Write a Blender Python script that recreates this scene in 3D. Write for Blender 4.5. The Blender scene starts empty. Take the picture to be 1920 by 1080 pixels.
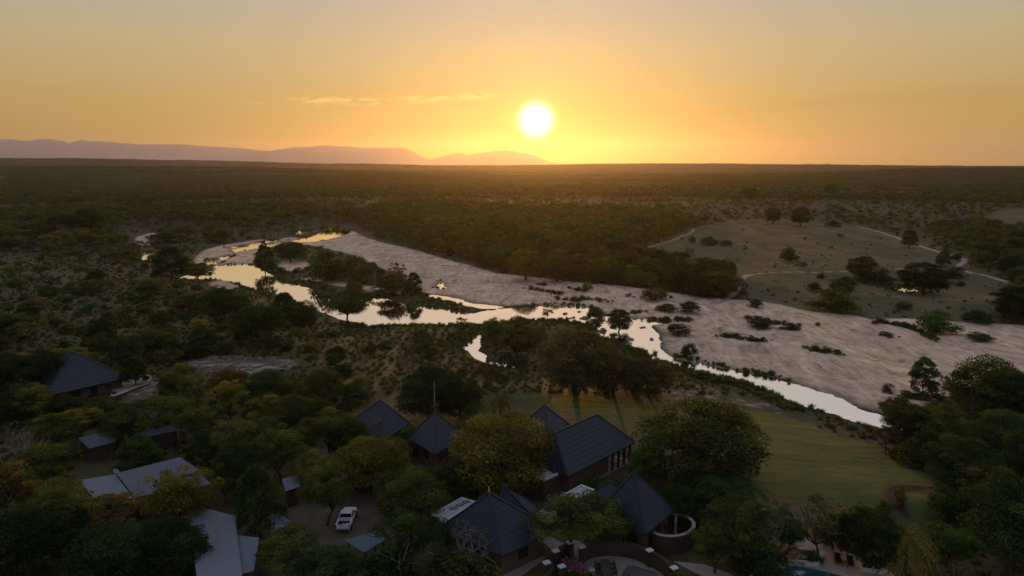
import bpy, math, random
import numpy as np

# ---------------------------------------------------------------- camera, sky, sun, exposure
sc = bpy.context.scene
C = sc.collection
H = 42.0
PITCH = math.radians(10.36)
F = 1280.0                                   # focal length in pixels of the 1920 px photograph
cam_data = bpy.data.cameras.new("camera")
cam = bpy.data.objects.new("camera", cam_data)
C.objects.link(cam)
sc.camera = cam
cam_data.sensor_width = 36.0
cam_data.lens = 36.0 * F / 1920.0
cam_data.clip_start = 0.5
cam_data.clip_end = 60000.0
cam.location = (0, 0, H)
cam.rotation_euler = (math.pi / 2 - PITCH, 0, 0)

SUN_EL, SUN_AZ = math.radians(3.4), math.radians(1.95)
SUN_DIR = (math.sin(SUN_AZ) * math.cos(SUN_EL), math.cos(SUN_AZ) * math.cos(SUN_EL), math.sin(SUN_EL))


class Nodes:
    """small helper to write node maths as expressions"""

    def __init__(self, nt):
        self.nt = nt

    def new(self, t, **kw):
        n = self.nt.nodes.new(t)
        for k, v in kw.items():
            setattr(n, k, v)
        return n

    def put(self, sock, v):
        if isinstance(v, bpy.types.NodeSocket):
            self.nt.links.new(v, sock)
        elif isinstance(v, (tuple, list)):
            sock.default_value = (*v, 1.0) if (len(v) == 3 and sock.type == 'RGBA') else v
        else:
            sock.default_value = v

    def m(self, op, a, b=0.0, c=0.0, clamp=False):
        n = self.new('ShaderNodeMath', operation=op, use_clamp=clamp)
        for i, v in enumerate((a, b, c)):
            self.put(n.inputs[i], v)
        return n.outputs[0]

    def ss(self, v, lo, hi):
        n = self.new('ShaderNodeMapRange', interpolation_type='SMOOTHSTEP')
        for i, x in enumerate((v, lo, hi, 0.0, 1.0)):
            self.put(n.inputs[i], x)
        return n.outputs[0]

    def mix(self, f, a, b, blend='MIX'):
        n = self.new('ShaderNodeMix', data_type='RGBA', blend_type=blend)
        self.put(n.inputs[0], f)
        self.put(n.inputs[6], a)
        self.put(n.inputs[7], b)
        return n.outputs[2]

    def ramp(self, f, stops):
        n = self.new('ShaderNodeValToRGB')
        e = n.color_ramp.elements
        while len(e) < len(stops):
            e.new(0.5)
        for el, (p, col) in zip(e, stops):
            el.position = p
            el.color = (*col, 1.0)
        self.put(n.inputs[0], f)
        return n.outputs[0]

    def noise(self, vec, scale, detail=4.0, rough=0.55, dist=0.0):
        n = self.new('ShaderNodeTexNoise')
        if vec is not None:
            self.put(n.inputs['Vector'], vec)
        n.inputs['Scale'].default_value = scale
        n.inputs['Detail'].default_value = detail
        n.inputs['Roughness'].default_value = rough
        n.inputs['Distortion'].default_value = dist
        return n.outputs['Fac']

    def scalecol(self, col, f):
        n = self.new('ShaderNodeVectorMath', operation='SCALE')
        self.put(n.inputs[0], col)
        self.put(n.inputs[3], f)
        return n.outputs[0]

    def addcol(self, a, b):
        n = self.new('ShaderNodeVectorMath', operation='ADD')
        self.put(n.inputs[0], a)
        self.put(n.inputs[1], b)
        return n.outputs[0]

    def comb(self, x, y, z):
        n = self.new('ShaderNodeCombineXYZ')
        for i, v in enumerate((x, y, z)):
            self.put(n.inputs[i], v)
        return n.outputs[0]


world = bpy.data.worlds.new("World")
sc.world = world
world.use_nodes = True
wt = world.node_tree
wn = Nodes(wt)
bg = wt.nodes['Background']
tc = wn.new('ShaderNodeTexCoord')
nrm = wn.new('ShaderNodeVectorMath', operation='NORMALIZE')
wt.links.new(tc.outputs['Generated'], nrm.inputs[0])
sep = wn.new('ShaderNodeSeparateXYZ')
wt.links.new(nrm.outputs[0], sep.inputs[0])
dx, dy, dz = sep.outputs
DEG = 180.0 / math.pi
el = wn.m('MULTIPLY', wn.m('ARCSINE', dz), DEG)
az = wn.m('MULTIPLY', wn.m('ARCTAN2', dx, dy), DEG)
dot = wn.new('ShaderNodeVectorMath', operation='DOT_PRODUCT')
wt.links.new(nrm.outputs[0], dot.inputs[0])
dot.inputs[1].default_value = SUN_DIR
theta = wn.m('MULTIPLY', wn.m('ARCCOSINE', wn.m('MINIMUM', dot.outputs['Value'], 1.0)), DEG)
elp = wn.m('MAXIMUM', el, 0.0)
fac = wn.m('POWER', wn.m('DIVIDE', elp, 90.0), 0.5)
SKY_STOPS = [(0.0, (.60, .345, .085)), (.163, (.59, .365, .085)), (.226, (.59, .39, .115)), (.313, (.575, .455, .235)),
             (.374, (.49, .445, .37)), (.577, (.54, .55, .57)), (1.0, (.38, .43, .55))]
base = wn.ramp(fac, SKY_STOPS)
# faint horizontal dust layers
lay = wn.noise(wn.comb(wn.m('MULTIPLY', az, .035), wn.m('MULTIPLY', el, .55), 3.1), 1.0, 3.0, .5)
base = wn.mix(wn.m('MULTIPLY', wn.ss(lay, .45, .75), wn.ss(el, 8.0, 2.5)), base, wn.mix(1.0, base, (.93, .84, .80), 'MULTIPLY'))
# away from the sun the evening sky is dimmer and bluer
back = wn.m('MULTIPLY_ADD', wn.m('COSINE', wn.m('DIVIDE', wn.m('SUBTRACT', az, math.degrees(SUN_AZ)), DEG)), -.5, .5)
base = wn.mix(back, base, wn.mix(1.0, base, (.58, .64, .86), 'MULTIPLY'))
# Nishita atmosphere, tone compressed, for the broad shape of the light round the sun
nish = wn.new('ShaderNodeTexSky', sky_type='NISHITA', sun_disc=False)
nish.sun_elevation = SUN_EL
nish.sun_rotation = SUN_AZ
nish.dust_density = 3.0
nv = wn.scalecol(nish.outputs[0], .10)
den = wn.addcol(nv, (1.0, 1.0, 1.0))
dv = wn.new('ShaderNodeVectorMath', operation='DIVIDE')
wt.links.new(nv, dv.inputs[0])
wt.links.new(den, dv.inputs[1])
skyc = wn.mix(.12, base, dv.outputs[0])
# aureole round the low sun
thx = theta
g_core = wn.m('EXPONENT', wn.m('MULTIPLY', wn.m('POWER', wn.m('DIVIDE', thx, 1.32), 4.0), -1.0))
g_in = wn.m('EXPONENT', wn.m('MULTIPLY', thx, -1 / 1.35))
g_mid = wn.m('EXPONENT', wn.m('MULTIPLY', thx, -1 / 7.0))
skyc = wn.addcol(skyc, wn.scalecol((1.0, 1.0, 1.0), wn.m('MULTIPLY', g_core, 1.6)))
skyc = wn.addcol(skyc, wn.scalecol((.9, .72, .05), wn.m('MULTIPLY', g_in, .75)))
skyc = wn.addcol(skyc, wn.scalecol((.50, .24, -.02), wn.m('MULTIPLY', g_mid, .04)))
# a thin line of small lit clouds
cl_line = wn.m('MULTIPLY_ADD', wn.m('POWER', wn.m('ADD', az, 16.0), 2.0), .0030, 4.83)
cn = wn.noise(wn.comb(wn.m('MULTIPLY', az, .75), wn.m('MULTIPLY', el, 3.2), 1.7), 1.0, 6.0, .62)
cband = wn.m('EXPONENT', wn.m('MULTIPLY', wn.m('POWER', wn.m('DIVIDE', wn.m('SUBTRACT', el, cl_line), .26), 2.0), -1.0))
crange = wn.m('MULTIPLY', wn.ss(az, -18.5, -15.5), wn.ss(az, -.3, -2.5))
cmask = wn.m('MULTIPLY', wn.m('MULTIPLY', cband, crange), wn.ss(cn, .44, .56))
cn2 = wn.noise(wn.comb(wn.m('MULTIPLY', az, .35), wn.m('MULTIPLY', el, 3.0), 9.3), 1.0, 5.0, .6)
cmask2 = wn.m('MULTIPLY', wn.m('MULTIPLY', wn.ss(el, 3.2, 4.2), wn.ss(el, 7.0, 5.2)), wn.m('MULTIPLY', wn.ss(cn2, .66, .76), .35))
cm = wn.m('MAXIMUM', wn.m('MULTIPLY', cmask, 1.0), cmask2)
skyc = wn.mix(cm, skyc, wn.addcol(wn.scalecol(skyc, 1.12), (.22, .16, .02)))
wt.links.new(skyc, bg.inputs[0])
SKY_STRENGTH = 1.0
bg.inputs[1].default_value = SKY_STRENGTH

sun_data = bpy.data.lights.new("sun", 'SUN')
sun_data.energy = 2.2
sun_data.color = (1.0, .43, .07)
sun_data.angle = math.radians(0.6)
sun = bpy.data.objects.new("sun", sun_data)
C.objects.link(sun)
sun.rotation_euler = (math.pi / 2 - SUN_EL, 0, math.pi - SUN_AZ)   # shines from the sun towards the camera

sc.view_settings.view_transform = 'Standard'
sc.view_settings.look = 'None'
sc.view_settings.exposure = 0.0
sc.view_settings.gamma = 1.0
sc.view_settings.use_curve_mapping = False
cy = sc.cycles
cy.use_denoising = True
cy.max_bounces = 6
cy.diffuse_bounces = 2
cy.glossy_bounces = 3
cy.transmission_bounces = 3
cy.volume_bounces = 0
cy.transparent_max_bounces = 6
cy.sample_clamp_indirect = 4.0
HAZE_DENSITY = 0.46e-4
HAZE_G = 0.76

# ---------------------------------------------------------------- pixels to places and back
SP, CP = math.sin(PITCH), math.cos(PITCH)


def ray(u, v):
    a, b = (u - 960.0) / F, (540.0 - v) / F
    return np.array((a, CP + SP * b, -SP + CP * b))


def at(u, v, z=0.0):
    d = ray(u, v)
    t = (z - H) / d[2]
    return np.array((d[0] * t, d[1] * t, z))


def at_depth(u, v, y):
    """the point seen at (u, v) that stands y metres north of the camera"""
    d = ray(u, v)
    t = y / d[1]
    return np.array((d[0] * t, y, H + d[2] * t))


def proj(x, y, z):
    yc = y * CP - (z - H) * SP
    zc = y * SP + (z - H) * CP
    return 960 + F * x / yc, 540 - F * zc / yc, yc


# ---------------------------------------------------------------- value noise for the terrain
def hash2(ix, iy, seed):
    h = (ix.astype(np.int64) * 374761393 + iy.astype(np.int64) * 668265263 + seed * 974634777) & 0xFFFFFFFF
    h = ((h ^ (h >> 13)) * 1274126177) & 0xFFFFFFFF
    h = (h ^ (h >> 16)) & 0xFFFFFFFF
    return h / 4294967295.0


def vnoise(x, y, seed=0):
    x0, y0 = np.floor(x), np.floor(y)
    fx, fy = x - x0, y - y0
    fx, fy = fx * fx * (3 - 2 * fx), fy * fy * (3 - 2 * fy)
    a, b = hash2(x0, y0, seed), hash2(x0 + 1, y0, seed)
    c, d = hash2(x0, y0 + 1, seed), hash2(x0 + 1, y0 + 1, seed)
    return (a * (1 - fx) + b * fx) * (1 - fy) + (c * (1 - fx) + d * fx) * fy


def fbm(x, y, seed=0, octaves=4):
    s, a, t = 0.0, 1.0, 0.0
    for k in range(octaves):
        s = s + a * (vnoise(x * 2 ** k, y * 2 ** k, seed + k * 17) - .5)
        t += a
        a *= .5
    return s / t


def sstep(v, lo, hi):
    t = np.clip((v - lo) / (hi - lo), 0, 1)
    return t * t * (3 - 2 * t)


def poly_sdf(px, py, poly, closed=True, far=60.0):
    """signed distance (negative inside) of many points to one polygon, clipped to far"""
    out = np.full(px.shape, far)
    P = np.asarray(poly, float)
    x0, y0 = P.min(0) - far
    x1, y1 = P.max(0) + far
    sel = (px > x0) & (px < x1) & (py > y0) & (py < y1)
    if not sel.any():
        return out
    x, y = px[sel], py[sel]
    d2 = np.full(x.shape, 1e18)
    ins = np.zeros(x.shape, bool)
    n = len(P)
    for i in range(n if closed else n - 1):
        ax, ay = P[i]
        bx, by = P[(i + 1) % n]
        ex, ey = bx - ax, by - ay
        t = np.clip(((x - ax) * ex + (y - ay) * ey) / (ex * ex + ey * ey + 1e-12), 0, 1)
        d2 = np.minimum(d2, (x - ax - t * ex) ** 2 + (y - ay - t * ey) ** 2)
        if closed:
            c = ((ay > y) != (by > y)) & (x < ex * (y - ay) / (ey if abs(ey) > 1e-9 else 1e-9) + ax)
            ins ^= c
    d = np.sqrt(d2)
    if closed:
        d = np.where(ins, -d, d)
    out[sel] = np.minimum(d, far)
    return out


def smooth_poly(pts, closed=True, k=4):
    """Catmull-Rom through the corners, so that banks and tracks run in curves"""
    P = np.asarray(pts, float)
    n = len(P)
    out = []
    for i in range(n if closed else n - 1):
        p0 = P[(i - 1) % n] if closed or i > 0 else P[0]
        p1, p2 = P[i], P[(i + 1) % n]
        p3 = P[(i + 2) % n] if closed or i + 2 < n else P[-1]
        for j in range(k):
            t = j / k
            out.append(.5 * (2 * p1 + (p2 - p0) * t + (2 * p0 - 5 * p1 + 4 * p2 - p3) * t * t + (3 * p1 - p0 - 3 * p2 + p3) * t ** 3))
    if not closed:
        out.append(P[-1])
    return np.array(out)


ZR = -4.7                                    # level of the river bed and its sands


def ground_poly(px, z=ZR, closed=True, smooth=True):
    w = [at(u, v, z)[:2] for u, v in px]
    return smooth_poly(w, closed) if smooth else np.array(w)


SAND = [
    [(1100, 534), (1200, 541), (1255, 549), (1310, 556), (1345, 560), (1420, 566), (1460, 572), (1520, 585), (1600, 592), (1640, 600),
     (1700, 598), (1760, 602), (1830, 606), (1900, 610), (2080, 620), (2250, 640), (2250, 760), (1950, 745), (1780, 745), (1700, 775),
     (1650, 772), (1600, 757), (1555, 738), (1500, 720), (1450, 705), (1400, 697), (1345, 688), (1290, 677), (1262, 668), (1243, 652),
     (1238, 628), (1225, 608), (1190, 597), (1150, 590), (1112, 582)],
    [(655, 432), (690, 447), (730, 458), (780, 470), (830, 485), (880, 498), (925, 512), (960, 516), (1000, 520), (1060, 528), (1130, 535),
     (1210, 545), (1200, 585), (1110, 580), (1000, 571), (940, 573), (880, 566), (830, 553), (795, 548), (770, 525), (720, 505), (690, 490),
     (660, 478), (610, 466), (575, 459), (560, 455), (600, 449), (635, 443)],
    [(365, 490), (385, 470), (420, 460), (470, 452), (520, 447), (560, 446), (575, 459), (545, 462), (500, 466), (480, 484), (470, 495), (430, 498), (395, 498)],
    [(525, 492), (560, 490), (580, 496), (560, 508), (530, 507)],
    [(560, 522), (610, 525), (680, 534), (740, 546), (745, 551), (690, 545), (620, 534)],
    [(255, 446), (272, 440), (292, 436), (296, 440), (278, 449), (284, 458), (270, 462), (258, 456)],
    [(395, 530), (420, 526), (445, 536), (430, 543), (400, 540)],
]
ROCK = [
    [(330, 676), (400, 674), (470, 678), (545, 684), (552, 694), (520, 702), (470, 710), (455, 722), (410, 716), (372, 700), (335, 690)],
    [(1265, 728), (1300, 722), (1345, 726), (1400, 725), (1450, 732), (1462, 742), (1420, 739), (1340, 738), (1275, 741)],
    [(215, 742), (250, 728), (285, 724), (296, 738), (275, 752), (270, 764), (240, 752)],
    [(880, 524), (915, 512), (940, 508), (938, 516), (905, 528), (870, 532)],
    [(1080, 540), (1110, 536), (1200, 541), (1190, 548), (1130, 548)],
]
WATER = [
    [(430, 470), (470, 462), (500, 459), (530, 455), (560, 449), (575, 446), (590, 441), (605, 433), (600, 427), (630, 424), (655, 430), (652, 438), (628, 446), (590, 453), (545, 456), (505, 462), (470, 467), (440, 474)],
    [(425, 466), (470, 457), (500, 450), (520, 447), (524, 450), (500, 455), (470, 462)],
    [(540, 438), (560, 432), (590, 429), (575, 436), (555, 441)],
    [(250, 480), (262, 475), (286, 474), (300, 480), (320, 487), (300, 490), (262, 487)],
    [(385, 497), (400, 486), (425, 480), (440, 480), (415, 489), (404, 495)],
    [(340, 519), (375, 512), (395, 500), (420, 497), (470, 497), (490, 503), (512, 516), (545, 528), (580, 541), (610, 552), (660, 562), (720, 560),
     (760, 572), (800, 576), (850, 582), (880, 587), (910, 583), (960, 577), (1010, 574), (1060, 574), (1100, 577), (1115, 585), (1095, 593), (1050, 598),
     (1000, 601), (960, 604), (850, 609), (780, 609), (720, 612), (690, 611), (660, 603), (620, 590), (590, 580), (550, 562), (500, 548), (470, 540), (440, 530), (400, 523), (360, 524)],
    [(800, 553), (840, 556), (880, 568), (930, 573), (960, 574), (940, 577), (905, 580), (870, 573), (830, 563)],
    [(821, 532), (828, 530), (834, 541), (824, 541)],
    [(1060, 600), (1090, 594), (1130, 592), (1180, 598), (1255, 602), (1250, 607), (1226, 612), (1236, 630), (1243, 655), (1225, 664), (1190, 650), (1150, 640), (1118, 632), (1122, 612), (1085, 606)],
    [(866, 650), (885, 640), (898, 628), (905, 640), (903, 655), (914, 674), (903, 678), (885, 664)],
    [(905, 678), (930, 680), (975, 686), (972, 691), (940, 688)],
    [(1243, 660), (1262, 672), (1300, 680), (1345, 692), (1400, 701), (1450, 709), (1500, 725), (1560, 743), (1610, 763), (1660, 778), (1700, 792), (1770, 815), (1760, 828),
     (1690, 808), (1640, 799), (1580, 782), (1520, 766), (1480, 753), (1440, 731), (1400, 716), (1350, 707), (1300, 694), (1250, 680), (1220, 672)],
    [(1676, 541), (1700, 540), (1724, 544), (1722, 548), (1690, 547)],
]
LAWN = [[(955, 742), (1010, 738), (1100, 742), (1200, 758), (1270, 747), (1340, 739), (1425, 736), (1480, 757), (1560, 786), (1640, 806), (1662, 835), (1690, 850), (1740, 880), (1735, 905),
         (1690, 900), (1662, 915), (1655, 950), (1600, 965), (1500, 955), (1440, 930), (1400, 860), (1300, 850), (1215, 830), (1180, 815), (1100, 790), (1000, 765)],
        [(1695, 950), (1710, 918), (1740, 910), (1760, 935), (1750, 975), (1715, 990)]]
CRESCENT = [[(1658, 925), (1680, 906), (1740, 900), (1765, 905), (1725, 912), (1702, 925), (1694, 950), (1705, 975), (1680, 962), (1662, 945)]]
MEADOW = [[(1195, 472), (1240, 456), (1300, 436), (1340, 424), (1400, 417), (1500, 420), (1600, 428), (1680, 446), (1760, 478), (1830, 505), (1885, 528), (1900, 548), (1860, 572), (1780, 590), (1700, 590),
           (1640, 585), (1560, 582), (1440, 566), (1400, 545), (1395, 520), (1330, 498), (1250, 482)],
          [(1860, 405), (1930, 400), (1960, 425), (1900, 435), (1865, 425)]]
YARD = [[(545, 930), (600, 900), (630, 870), (690, 870), (725, 930), (715, 985), (700, 1010), (640, 1030), (600, 1090), (500, 1120), (535, 1010)],
        [(560, 850), (620, 840), (650, 870), (600, 890)]]
TRACKS = [([(1195, 476), (1215, 466), (1260, 452), (1298, 437), (1300, 432), (1335, 424)], 1.8),
          ([(1290, 562), (1340, 560), (1372, 546), (1392, 524), (1412, 515), (1500, 511), (1600, 508), (1700, 505), (1790, 506)], 2.3),
          ([(1608, 429), (1660, 441), (1705, 456), (1760, 474), (1800, 484), (1808, 492), (1795, 502), (1815, 511), (1850, 518), (1890, 530)], 2.4),
          ([(850, 462), (900, 470), (960, 476), (1100, 480)], 1.0),
          ([(195, 720), (225, 745), (280, 745), (330, 730)], 1.6)]
sand_w = [ground_poly(p) for p in SAND]
water_w = [ground_poly(p, -5.0) for p in WATER]
rock_w = [ground_poly(p, -1.0) for p in ROCK]
lawn_w = [ground_poly(p, -1.0) for p in LAWN]
crescent_w = [ground_poly(p, 0.0) for p in CRESCENT]
meadow_w = [ground_poly(p, -2.8) for p in MEADOW]
yard_w = [ground_poly(p, 0.0) for p in YARD]
track_w = [(ground_poly(p, -2.8, False), w) for p, w in TRACKS]


def union_sdf(x, y, polys, far=60.0):
    d = np.full(x.shape, far)
    for p in polys:
        d = np.minimum(d, poly_sdf(x, y, p, True, far))
    return d


RIDGE1 = ([-400, 0, 200, 400, 600, 800, 960, 1110, 1300, 1500, 1650, 1920, 2300], [296, 298, 298.5, 301.5, 305.5, 309.5, 309.5, 306, 306.5, 308, 309.5, 311, 311])
RIDGE2 = ([-400, 0, 300, 480, 700, 1000, 1300, 1500, 1600, 1700, 1800, 1920, 2300], [309, 310, 312, 314, 319, 326, 324, 320, 318, 314, 312, 310.5, 310])


def terrain(x, y):
    """height and the zone distances of points on the ground"""
    rho = np.hypot(x, y)
    uu = 960 + F * x / np.maximum(np.abs(y), .2 * rho + 1) * np.where(y > 0, 1, 1)
    wob = fbm(x / 6.0, y / 6.0, 5, 3)
    sw = union_sdf(x, y, water_w) + wob * 3.0 + fbm(x / 1.5, y / 1.5, 71, 2) * 1.3
    ss = union_sdf(x, y, sand_w)
    s = np.minimum(sw, ss)
    T = -2.6 * sstep(y, 130, 260)
    T = T + sstep(rho, 300, 900) * 3.5 + fbm(x / 90, y / 90, 9, 3) * 1.3 * sstep(rho, 260, 600) + fbm(x / 420, y / 420, 23, 3) * 16 * sstep(rho, 600, 1600)
    T = T + fbm(x / 14, y / 14, 31, 3) * 1.1 * sstep(rho, 118, 150)
    T = T + 1.3 * np.exp(-((x - MOUND[0]) ** 2 + (y - MOUND[1]) ** 2) / 9.0)
    r2 = 42 - (np.interp(uu, *RIDGE2) - 306) * 2300 / F - 4.0
    r1 = 42 - (np.interp(uu, *RIDGE1) - 306) * 4600 / F - 5.0
    T = T + np.clip(r2 - 2, 0, 80) * np.exp(-((rho - 2300) / 650.0) ** 2) + np.clip(r1, 0, 120) * np.where(rho < 4600, np.exp(-((rho - 4600) / 1000.0) ** 2), np.exp(-((rho - 4600) / 1800.0) ** 2))
    z = ZR + .15 + (T - ZR - .15) * sstep(s, 0.0, 42.0) + (fbm(x / 11, y / 7, 3, 4) * .55 + fbm(x / 34, y / 16, 13, 2) * .5) * sstep(s, 14, -6)
    z = z + (fbm(x / 16, y / 9, 91, 3) * .9) * sstep(y, 104, 112) * sstep(y, 150, 140) * sstep(x, 15, 28)
    edge = np.where(sw < 0, -5.0 - .55 * np.clip(-sw / 2.5, 0, 1), -5.0 + .5 * np.clip(sw / 2.2, 0, 1) ** .8)
    z = np.where(sw < 2.2, np.minimum(z, edge), z)
    return z, sw, ss


MOUND = at(1722, 950, 0)[:2]

# ---------------------------------------------------------------- the ground as one polar sheet, finer where the camera looks
rows = [2.0, 12.0, 22.0, 32.0, 40.0]
while rows[-1] < 12500:
    r = rows[-1]
    rows.append(r + min(2.1 * (r * r + H * H) / (F * H), .013 * r))
rows = np.array(rows)
a_in = np.radians(np.linspace(-40, 40, 860))
a_l = np.radians(np.concatenate([np.linspace(-180, -60, 30, endpoint=False), np.linspace(-60, -40, 24, endpoint=False)]))
azs = np.concatenate([a_l, a_in, -a_l[::-1][:-1], [math.pi]])
NR, NA = len(rows), len(azs)
GR, GA = np.meshgrid(rows, azs, indexing='ij')
GX, GY = GR * np.sin(GA), GR * np.cos(GA)
GX[:, -1], GY[:, -1] = GX[:, 0], GY[:, 0]
gx, gy = GX.ravel(), GY.ravel()
gz, g_water, g_sand = terrain(gx, gy)
GZ = gz.reshape(NR, NA)
g_rock = union_sdf(gx, gy, rock_w)
g_lawn = union_sdf(gx, gy, lawn_w)
g_crescent = union_sdf(gx, gy, crescent_w)
g_meadow = union_sdf(gx, gy, meadow_w)
g_yard = union_sdf(gx, gy, yard_w)
g_track = np.full(gx.shape, 60.0)
for p, w in track_w:
    g_track = np.minimum(g_track, poly_sdf(gx, gy, p, False) - w / 2)


def bil(G, x, y):
    r, a = np.hypot(x, y), np.arctan2(x, y)
    i = np.clip(np.searchsorted(rows, r) - 1, 0, NR - 2)
    j = np.clip(np.searchsorted(azs, a) - 1, 0, NA - 2)
    fr = np.clip((r - rows[i]) / (rows[i + 1] - rows[i]), 0, 1)
    fa = np.clip((a - azs[j]) / (azs[j + 1] - azs[j]), 0, 1)
    return (G[i, j] * (1 - fa) + G[i, j + 1] * fa) * (1 - fr) + (G[i + 1, j] * (1 - fa) + G[i + 1, j + 1] * fa) * fr


def hz(x, y):
    return bil(GZ, np.asarray(x, float), np.asarray(y, float))


G_WATER, G_SAND, G_LAWN, G_MEADOW, G_TRACK, G_YARD, G_ROCK = [g.reshape(NR, NA) for g in (g_water, g_sand, g_lawn, g_meadow, g_track, g_yard, g_rock)]


_TS = np.geomspace(30.0, 9000.0, 1400)


def on_ground(u, v):
    """where the line of sight through (u, v) first meets the ground"""
    d = ray(u, v)
    d = d / math.hypot(d[0], d[1])

    def gap(t):
        return H + d[2] * t - hz(d[0] * t, d[1] * t)
    below = np.where(gap(_TS) < 0)[0]
    if not len(below):
        return at(u, v, -2.0)
    k = max(1, int(below[0]))
    lo, hi = _TS[k - 1], _TS[k]
    for _ in range(24):
        mid = (lo + hi) / 2
        if float(gap(mid)) < 0:
            hi = mid
        else:
            lo = mid
    return np.array((d[0] * hi, d[1] * hi, float(hz(d[0] * hi, d[1] * hi))))


# ---------------------------------------------------------------- object helpers
def tag(o, label=None, cat=None, group=None, kind=None, category=None):
    cat = cat or category
    for k, v in (("label", label), ("category", cat), ("group", group), ("kind", kind)):
        if v:
            o[k] = v
    return o


def empty(name, loc, label=None, cat=None, group=None, rz=0.0):
    o = bpy.data.objects.new(name, None)
    o.location = tuple(float(c) for c in loc)
    o.rotation_euler = (0, 0, rz)
    C.objects.link(o)
    return tag(o, label, cat, group)


def np_mesh(name, V, quads=None, tris=None, mats=(), qmat=None, tmat=None, attrs=None, smooth=False):
    me = bpy.data.meshes.new(name)
    quads = np.zeros((0, 4), np.int32) if quads is None else np.asarray(quads, np.int32).reshape(-1, 4)
    tris = np.zeros((0, 3), np.int32) if tris is None else np.asarray(tris, np.int32).reshape(-1, 3)
    nq, nt = len(quads), len(tris)
    me.vertices.add(len(V))
    me.vertices.foreach_set("co", np.asarray(V, np.float32).ravel())
    me.loops.add(nq * 4 + nt * 3)
    me.loops.foreach_set("vertex_index", np.concatenate([quads.ravel(), tris.ravel()]).astype(np.int32))
    me.polygons.add(nq + nt)
    me.polygons.foreach_set("loop_start", np.concatenate([np.arange(nq) * 4, nq * 4 + np.arange(nt) * 3]).astype(np.int32))
    for m in mats:
        me.materials.append(m)
    if qmat is not None or tmat is not None:
        a = np.zeros(nq, np.int32) if qmat is None else np.asarray(qmat, np.int32)
        b = np.zeros(nt, np.int32) if tmat is None else np.asarray(tmat, np.int32)
        me.polygons.foreach_set("material_index", np.concatenate([a, b]).astype(np.int32))
    if smooth:
        me.polygons.foreach_set("use_smooth", np.ones(nq + nt, bool))
    for k, v in (attrs or {}).items():
        at_ = me.attributes.new(k, 'FLOAT', 'POINT')
        at_.data.foreach_set("value", np.asarray(v, np.float32))
    me.update(calc_edges=True)
    return me


def link(name, me, parent=None, loc=None, **kw):
    o = bpy.data.objects.new(name, me)
    if loc is not None:
        o.location = tuple(float(c) for c in loc)
    if parent is not None:
        o.parent = parent
    C.objects.link(o)
    return tag(o, **kw)


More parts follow.
